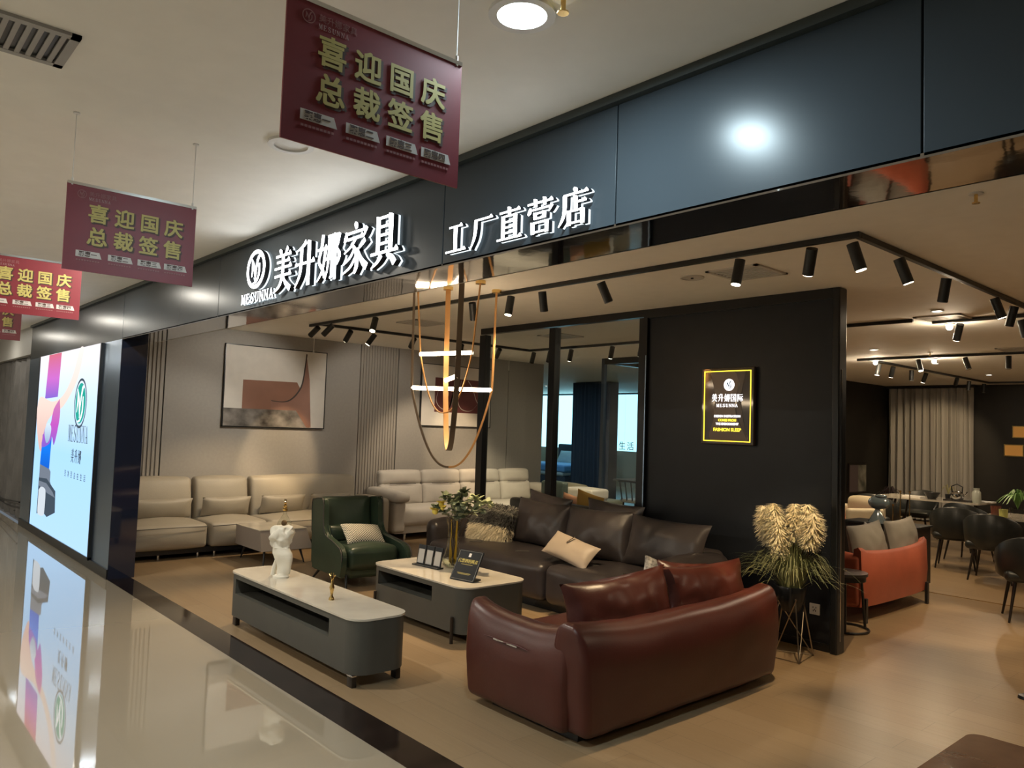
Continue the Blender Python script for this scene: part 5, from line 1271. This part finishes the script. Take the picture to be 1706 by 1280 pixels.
for k in range(3):
    a = -1.1 + k * 2 * PI / 3; b = NB(); tube(b, [(.16 * math.cos(a), .16 * math.sin(a), .45), (.20 * math.cos(a), .20 * math.sin(a), .012)], .012, 8); obj('leg', b, m_blackmetal, t)
b = NB(); tube(b, [(.20 * math.cos(a * PI / 18), .20 * math.sin(a * PI / 18), .012) for a in range(36)], .010, 8, closed=True); obj('foot_ring', b, m_blackmetal, t)
# glass fish sculpture and brass candlesticks on a dark sideboard
t = thing('sideboard', 'dark low sideboard behind the orange sofa carrying glass sculpture and candlesticks', 'sideboard', (-3.72, 9.15, 0))
obj('body', B(-.45, .34, -.2, .2, .08, .70), m_dbrown, t, smooth=False); obj('top', B(-.47, .36, -.22, .22, .70, .72, .003), m_black, t, smooth=False)
for x in (-.38, .28):
    for y in (-.15, .15): obj('leg', B(x - .015, x + .015, y - .015, y + .015, 0, .08), m_black, t, smooth=False)
m_smoke = mat('smoked_glass', (.10, .14, .17), .03, spec=1.0, coat=1)
t = thing('glass_sculpture', 'smoky glass rounded sculpture on a glass cone base behind orange sofa', 'sculpture', (-3.86, 9.1, .72))
b = NB(); lathe(b, [(0, 0), (.10, 0), (.085, .03), (.03, .13), (.02, .16), (0, .165)], 28); obj('base', b, m_smoke, t)
b = NB(); bmesh.ops.create_uvsphere(b, u_segments=28, v_segments=18, radius=.092)
for v in b.verts: v.co.x *= 1.15; v.co.z *= .85; v.co.y *= .7; v.co.x += .03 * (v.co.x > .06)
obj('body', b, m_smoke, t, loc=(0, 0, .22)); b = NB(); bmesh.ops.create_uvsphere(b, u_segments=20, v_segments=12, radius=.05, matrix=Matrix.Diagonal((1.3, 1, .5, 1))); obj('head', b, m_smoke, t, loc=(.04, 0, .295))
for x, h_, lb in ((-3.68, .21, 'shortest brass candlestick, left of the three'), (-3.60, .37, 'tall brass candlestick in the middle of three'), (-3.50, .37, 'tall brass candlestick, right of the three')):
    t = thing('candlestick', lb + ' behind the orange sofa', 'candlestick', (x, 9.08, .72), 0, 'brass candlesticks')
    b = NB(); lathe(b, [(0, 0), (.034, 0), (.030, .008), (.008, .014), (.006, .03), (0, .03)], 20); obj('foot', b, m_brass, t)
    b = NB(); cyl(b, (0, 0, .02), (0, 0, h_), .0055, n=10); obj('stem', b, m_brass, t)
    b = NB(); lathe(b, [(0, h_ - .01), (.010, h_ - .01), (.012, h_ + .01), (0, h_ + .01)], 14); obj('cup', b, m_brass, t)

# ============================================================ DINING END
m_chair = mat('charcoal_chair_leather', (.022, .025, .024), .38, var=.1)
m_chair2 = mat('teal_grey_leather', (.06, .085, .08), .45)
def make_chair(lb, m, w_=.27, hb=.82):
    """tub dining chair: wrapping shell, seat pad, four splayed legs; faces -Y"""
    t = thing('dining_chair', lb, 'chair')
    bm = NB(); n = 30; rows = []
    for i in range(n + 1):
        a = math.radians(-30 + 240 * i / n); k = max(0, math.sin(a)) ; fr = 1 - max(0, min(1, (math.sin(a) + .5) / 1.2))
        zt = .64 + (hb - .64) * max(0, math.sin(a)) ** .8 if math.sin(a) > 0 else .64 - .10 * (-math.sin(a) / .5)
        R_ = w_; x, y = R_ * math.cos(a) * 1.02, R_ * math.sin(a)
        if math.sin(a) < 0: x = math.copysign(R_ * 1.02, x); 
        nx, ny = math.cos(a), math.sin(a)
        sec = [(0, .40), (.02, .42), (.035, .52), (.045, zt - .015), (.03, zt), (.012, zt - .015), (0, .5), (-.02, .42)]
        rows.append([bm.verts.new((x + nx * d, y + ny * d * 1.2, z)) for d, z in sec])
    for A, D in zip(rows, rows[1:]):
        for k in range(8): bm.faces.new((A[k], A[(k + 1) % 8], D[(k + 1) % 8], D[k]))
    bm.faces.new(rows[0][::-1]); bm.faces.new(rows[-1])
    obj('backrest', bm, m, t, angle=60)
    obj('seat', softbox(w_ * 1.95, w_ * 1.95, .10, .045, bulge=(0, .02, .02), c=(0, -.02, .43)), m, t)
    for sx in (-1, 1):
        for sy in (-1, 1):
            b = NB(); cyl(b, (sx * .17, sy * .16, .39), (sx * .23, sy * .22, 0), .018, .010, 10); obj('leg', b, m_dbrown, t)
    return t
CH = make_chair('dark leather tub chair nearest the camera, at the right frame edge', m_chair)
CH.location = (-2.20, 8.62, 0); CH.rotation_euler = (0, 0, PI + .4); CH['group'] = 'dark tub chairs in the dining area'
for x, y, rz, lb in ((-3.16, 10.72, PI + .1, 'dark leather tub chair drawn up at the near end of the white dining table'), (-3.78, 11.35, PI + .25, 'dark leather tub chair left of the white dining table, before the console'),
        (-3.9, 12.2, PI - .2, 'dark leather tub chair beyond the others, partly hidden beside the console')):
    dup(CH, (x, y, 0), rz, lb, 'dark tub chairs in the dining area')
t = thing('dining_table', 'pale marble-topped dining table cut by the right frame edge', 'dining table', (-2.45, 11.25, 0))
b = NB(); prism(b, rrect(-.92, .9, -.45, .45, .04, 5), .735, .76); obj('top', b, m_stone, t)
obj('pedestal', B(-.5, -.3, -.12, .12, .02, .735, .01), m_black, t, smooth=False); obj('pedestal', B(.3, .5, -.12, .12, .02, .735, .01), m_black, t, smooth=False); obj('base', B(-.62, .62, -.25, .25, 0, .02), m_black, t, smooth=False)
t = thing('console_table', 'long narrow marble-topped table set with tea things before the beige curtain', 'console table', (-4.72, 13.35, 0), 0)
b = NB(); prism(b, rrect(-.85, .72, -.42, .42, .05, 6), .735, .76); obj('top', b, m_stone, t)
for x in (-.68, .58):
    for y in (-.32, .32): b = NB(); cyl(b, (x * .8, y * .8, .735), (x, y, 0), .016, .012, 10); obj('leg', b, m_blackmetal, t)
# far black chairs round the console
for x, y, rz, lb in ((-5.35, 12.6, PI, 'dark tub chair at left end of the console table'), (-5.3, 14.1, 0, 'dark tub chair behind the console table, near the curtain')):
    dup(CH, (x, y, 0), rz, lb, 'dark tub chairs in the dining area')
def pot_plant(x, y, z, pr, ph, L_, n, m, lb, pm, seed):
    t = thing('potted_plant', lb, 'plant', (x, y, z)); r2 = random.Random(seed)
    b = NB(); lathe(b, [(0, 0), (pr * .8, 0), (pr, ph), (pr * .9, ph), (pr * .85, ph * .9), (0, ph * .9)], 24); obj('pot', b, pm, t)
    b = NB()
    for k in range(n):
        a = r2.uniform(0, 2 * PI); s = r2.uniform(.3, 1); P_ = [Vector((0, 0, ph * .9)), Vector((math.cos(a) * L_ * s * .4, math.sin(a) * L_ * s * .4, ph + L_ * (1.0 - .4 * s))), Vector((math.cos(a) * L_ * s, math.sin(a) * L_ * s, ph + L_ * (.85 - .7 * s)))]
        P_ = [Vector(p) for p in catmull([tuple(p) for p in P_], 4)]; sd = Vector((-math.sin(a), math.cos(a), 0)); pv = None
        for i, p in enumerate(P_):
            ww = L_ * .034 * math.sin(PI * (i + .8) / (len(P_) + .4)); c_ = (b.verts.new(p - sd * ww), b.verts.new(p + sd * ww))
            if pv: b.faces.new((pv[0], pv[1], c_[1], c_[0]))
            pv = c_
    obj('leaves', b, m, t, smooth=False)
m_pl = mat('bright_leaf', (.14, .30, .07), .5, var=.3)
pot_plant(-2.98, 11.02, .76, .09, .12, .26, 46, m_pl, 'spiky green potted plant on the white dining table', glass('pot_glass', (.9, .9, .9)), 3)
t = thing('candle_jar', 'dark red-brown jar left of the spiky plant on dining table', 'jar', (-3.24, 11.1, .76)); b = NB(); lathe(b, [(0, 0), (.055, 0), (.062, .12), (.052, .12), (.048, .02), (0, .02)], 24); obj('body', b, mat('brown_glass', (.14, .05, .035), .1), t)
t = thing('candle_jar', 'yellow-green glass jar in front of the spiky plant', 'jar', (-3.10, 10.90, .76)); b = NB(); lathe(b, [(0, 0), (.045, 0), (.05, .10), (.0, .10)], 24); obj('body', b, mat('lime_glass', (.55, .55, .18), .1), t)
t = thing('food_tray', 'red and white dish at right on the dining table', 'dish', (-2.72, 10.98, .76)); b = NB(); lathe(b, [(0, 0), (.11, 0), (.15, .03), (.14, .03), (.10, .01), (0, .01)], 28); obj('plate', b, m_white, t); b = NB(); bmesh.ops.create_icosphere(b, subdivisions=3, radius=.07, matrix=Matrix.Diagonal((1.1, 1, .45, 1))); obj('contents', b, mat('red_food', (.5, .08, .06), .4), t, loc=(0, 0, .035))
t = thing('flower_bottle', 'clear bottle of white lilies at the right frame edge', 'vase', (-2.86, 11.35, .76))
obj('bottle', lathe(NB(), [(0, 0), (.04, 0), (.045, .14), (.018, .20), (.016, .27), (.022, .28)], 24), m_bottle, t)
b = NB(); tube(b, [(0, 0, .02), (.01, 0, .3), (.0, 0, .42)], .004, 6); tube(b, [(0, 0, .3), (.06, 0, .40)], .003, 6); obj('stem', b, m_stem, t)
for x, z in ((-.05, .42), (.03, .46), (.08, .40)):
    b = NB()
    for k in range(6): a = k * PI / 3; leaf(b, (0, 0, 0), (math.cos(a), .3, math.sin(a)), (0, 1, .2), .075, .028)
    obj('lily', b, m_white, t, loc=(x, -.02, z))
# tea things on the console
t = thing('tray', 'dark wooden tray holding the kettle on the console table', 'tray', (-4.35, 13.2, .76)); obj('base', B(-.20, .20, -.12, .12, 0, .02, .004), m_dbrown, t, smooth=False)
t = thing('kettle', 'small steel kettle with black handle on the wooden tray', 'kettle', (-4.38, 13.18, .78))
obj('body', lathe(NB(), [(0, 0), (.08, 0), (.095, .03), (.09, .09), (.05, .13), (0, .135)], 28), m_chrome, t)
b = NB(); tube(b, [(-.07, 0, .10), (-.08, 0, .20), (0, 0, .24), (.08, 0, .20), (.07, 0, .10)], .010, 8); obj('handle', b, m_black, t)
b = NB(); tube(b, [(.08, 0, .05), (.13, 0, .09), (.145, 0, .13)], .012, 8); obj('spout', b, m_chrome, t)
t = thing('glass_jar', 'tall pale glass jar at right end of the console table', 'jar', (-4.10, 13.15, .76)); obj('body', lathe(NB(), [(0, 0), (.055, 0), (.065, .04), (.06, .16), (.04, .19), (.045, .22), (0, .22)], 28), mat('frosted_glass', (.5, .52, .44), .15), t)
t = thing('black_bowl', 'small black bowl on the console table', 'bowl', (-4.75, 13.2, .76)); obj('body', lathe(NB(), [(0, 0), (.06, 0), (.12, .10), (.11, .10), (.05, .02), (0, .02)], 24), m_black, t)
for x, lb in ((-5.05, 'white book pile lying in the middle of the console table'), (-4.05, 'flat white plate at right end of the console table')):
    t = thing('flat_tray', lb, 'plate', (x, 13.3 if x < -4.5 else 13.38, .76)); obj('body', B(-.16, .12, -.1, .1, 0, .018, .003), m_white, t, smooth=False)
pot_plant(-4.58, 13.4, .76, .05, .08, .18, 12, mat('dry_leaf', (.4, .36, .14), .6), 'thin yellowish sprigs in a black pot on the console table', m_black, 8)
pot_plant(-6.5, 15.9, 0, .18, .40, .40, 30, mat('dusky_leaf', (.10, .07, .07), .6), 'dusky leaved floor plant before the left of the curtain', m_black, 9)
# beige armchair with orange seat glimpsed at the wall edge
t = thing('tub_armchair', 'cream and orange tub armchair glimpsed past the black wall edge', 'armchair', (-5.28, 11.45, 0), -.5)
obj('backrest', softbox(.72, .16, .42, .07, bulge=(0, .03, .03), c=(0, .30, .58)), mat('cream_upholstery', (.62, .54, .38), .6), t)
obj('seat', softbox(.60, .60, .18, .07, bulge=(0, 0, .04), c=(0, 0, .42)), m_orange, t)
obj('armrest', softbox(.12, .6, .38, .05, c=(.36, 0, .48)), MATS['cream_upholstery'], t); obj('armrest', softbox(.12, .6, .38, .05, c=(-.36, 0, .48)), MATS['cream_upholstery'], t)
obj('base', B(-.3, .3, -.28, .3, 0, .33, .01), m_dbrown, t, smooth=False)
t = thing('wall_picture', 'small dark-framed floral picture on dark wall past the black wall edge', 'picture', (-7.14, 15.85, .87))
obj('frame', B(0, .02, -.40, .40, -.30, .30), m_dbrown, t, smooth=False); obj('canvas', B(.02, .024, -.37, 0, -.27, .27), mat('mauve_canvas', (.16, .12, .12), .6), t, smooth=False); obj('canvas', B(.02, .024, 0, .37, -.27, .27), mat('floral_canvas', (.10, .11, .08), .6, col2=(.42, .40, .32), vscale=5), t, smooth=False)

# polished stone table at the bottom right corner
t = thing('stone_table', 'polished brown stone low table corner at the bottom right of the view', 'coffee table', (-.62, 2.98, 0))
b = NB(); prism(b, rrect(-.54, .62, -.62, .67, .06, 8), .425, .45)
obj('top', b, mat('polished_brown_stone', (.13, .055, .03), .07, spec=.9, col2=(.24, .13, .075), vscale=2.2, bump=.04, bscale=30), t)
obj('body', B(-.50, .58, -.58, .63, .05, .425, .02), m_dbrown, t, smooth=False); obj('plinth', B(-.42, .5, -.5, .55, 0, .05), m_black, t, smooth=False)
pot_plant(-.50, 3.05, .45, .07, .16, .2, 24, m_pl, 'green leafy plant in dark vase on the polished stone table', m_black, 12)
t = thing('floor_cap', 'small black rubber foot on the floor at right frame edge', 'floor stop', (-1.57, 5.97, 0)); b = NB(); lathe(b, [(0, 0), (.05, 0), (.045, .02), (.02, .03), (0, .03)], 24); obj('body', b, m_black, t)

# ============================================================ SEEN THROUGH THE PARTITION GLASS
t = thing('dark_sofa', 'dark low sofa seen through the partition glass behind the leather sofa', 'sofa', (-7.3, 7.75, 0))
obj('seat', softbox(2.0, .75, .30, .05, c=(0, 0, .27)), m_blkl, t); obj('backrest', softbox(2.0, .16, .42, .05, bulge=(0, .02, .01), c=(0, -.32, .46)), m_blkl, t); obj('base', B(-.95, .95, -.34, .34, 0, .12), m_black, t, smooth=False)
big_pillow(-7.13, 7.78, .63, .44, .38, .16, (.15, .22, .15), mat('mustard_fabric', (.62, .34, .07), .7, bump=.1, bscale=200), 'mustard yellow pillow seen through the second glass pane', None, 41, pinch=.05)
big_pillow(-7.52, 7.85, .60, .34, .32, .14, (.2, .2, .1), mat('peach_fabric', (.60, .30, .18), .7), 'peach pillow leaning against the mustard one', None, 42, pinch=.05)
t = thing('lounge_chair', 'teal-grey upholstered chair back seen through the first glass pane edge', 'chair', (-8.38, 8.35, 0))
obj('backrest', softbox(.50, .12, .42, .04, bulge=(0, .02, .01), c=(0, 0, .66)), m_chair2, t); obj('seat', softbox(.5, .5, .14, .04, c=(0, .25, .42)), m_chair2, t)
for sx in (-.2, .2):
    for sy in (.03, .45): b = NB(); cyl(b, (sx, sy, .36), (sx * 1.1, sy, 0), .016, .01, 8); obj('leg', b, m_blackmetal, t)
t = thing('white_bench', 'low white padded bench seen through the second glass pane', 'bench', (-8.42, 9.1, 0))
obj('seat', softbox(.62, .42, .16, .04, bulge=(0, 0, .02), c=(0, 0, .66)), mat('white_upholstery', (.62, .60, .56), .6), t); obj('body', B(-.28, .28, -.18, .18, 0, .58), mat('white_lacquer', (.5, .5, .48), .4), t, smooth=False)
t = thing('cream_sofa', 'cream sofa end with throw seen past the light grey sofa', 'sofa', (-9.45, 10.15, 0))
obj('seat', softbox(.9, 1.0, .34, .05, c=(0, .1, .27)), mat('cream_cover', (.58, .54, .38), .7), t); obj('armrest', softbox(.9, .2, .62, .06, bulge=(0, .02, .03), c=(0, -.42, .41)), MATS['cream_cover'], t); obj('base', B(-.4, .4, -.45, .55, 0, .1), m_black, t, smooth=False)
def bar_chair(x, y, lb):
    t = thing('slatted_chair', lb, 'chair', (x, y, 0), 0, 'slatted chairs behind the glass')
    for sx in (-.17, -.06, .06, .17): b = NB(); tube(b, [(sx, 0, .45), (sx * 1.1, -.06, .78)], .012, 6); obj('back_slat', b, m_blackmetal, t)
    b = NB(); tube(b, [(-.21, -.06, .79), (0, -.08, .80), (.21, -.06, .79)], .018, 8); obj('top_rail', b, m_blackmetal, t)
    obj('seat', softbox(.44, .42, .06, .02, c=(0, .2, .45)), m_white, t)
    for sx in (-.17, .17):
        for sy in (.04, .36): b = NB(); cyl(b, (sx, sy, .42), (sx * 1.15, sy, 0), .014, .01, 8); obj('leg', b, m_blackmetal, t)
bar_chair(-8.72, 10.55, 'black slatted chair seen through the second glass pane, left one'); bar_chair(-8.12, 10.55, 'black slatted chair seen through the second glass pane, right one')
t = thing('display_table', 'grey dining table behind the slatted chairs beyond the glass', 'table', (-8.9, 11.6, 0))
b = NB(); prism(b, rrect(-.8, .8, -.4, .4, .05), .73, .76); obj('top', b, m_pgrey, t); obj('pedestal', B(-.2, .2, -.15, .15, 0, .73), m_black, t, smooth=False)
for x, lb in ((-9.2, 'grey tub chair behind the glass, left of the far table'), (-8.5, 'grey tub chair behind the glass, right of the far table')):
    c_ = dup(CH, (x, 12.5, 0), PI * .95, lb, 'grey tub chairs behind the glass')
# blue display bed before the bright window
m_blue = mat('blue_bedding', (.10, .30, .62), .7); m_pblue = mat('pale_blue_pillow', (.45, .62, .72), .7)
t = thing('display_bed', 'blue-covered display bed with dark headboard before the bright window', 'bed', (-16.3, 16.6, 0))
obj('headboard', softbox(2.2, .14, 1.2, .05, c=(0, .9, .62)), m_navy, t); obj('base', B(-1.05, 1.05, -1, .85, .05, .34), m_navy, t, smooth=False); obj('mattress', softbox(2.0, 1.9, .28, .08, c=(0, -.08, .48)), m_pblue, t); obj('blanket', softbox(2.08, 1.2, .22, .06, bulge=(0, 0, .03), c=(0, -.45, .56)), m_blue, t)
for i, (dx, lb) in enumerate(((-.5, 'left'), (.45, 'right'))):
    big_pillow(-16.3 + dx, 17.25, .82, .75, .45, .2, (-.5, 0, 0), m_pblue, 'pale blue pillow at %s of the display bed' % lb, 'pale pillows on the display bed', 50 + i, cat='pillow', name='bed_pillow')
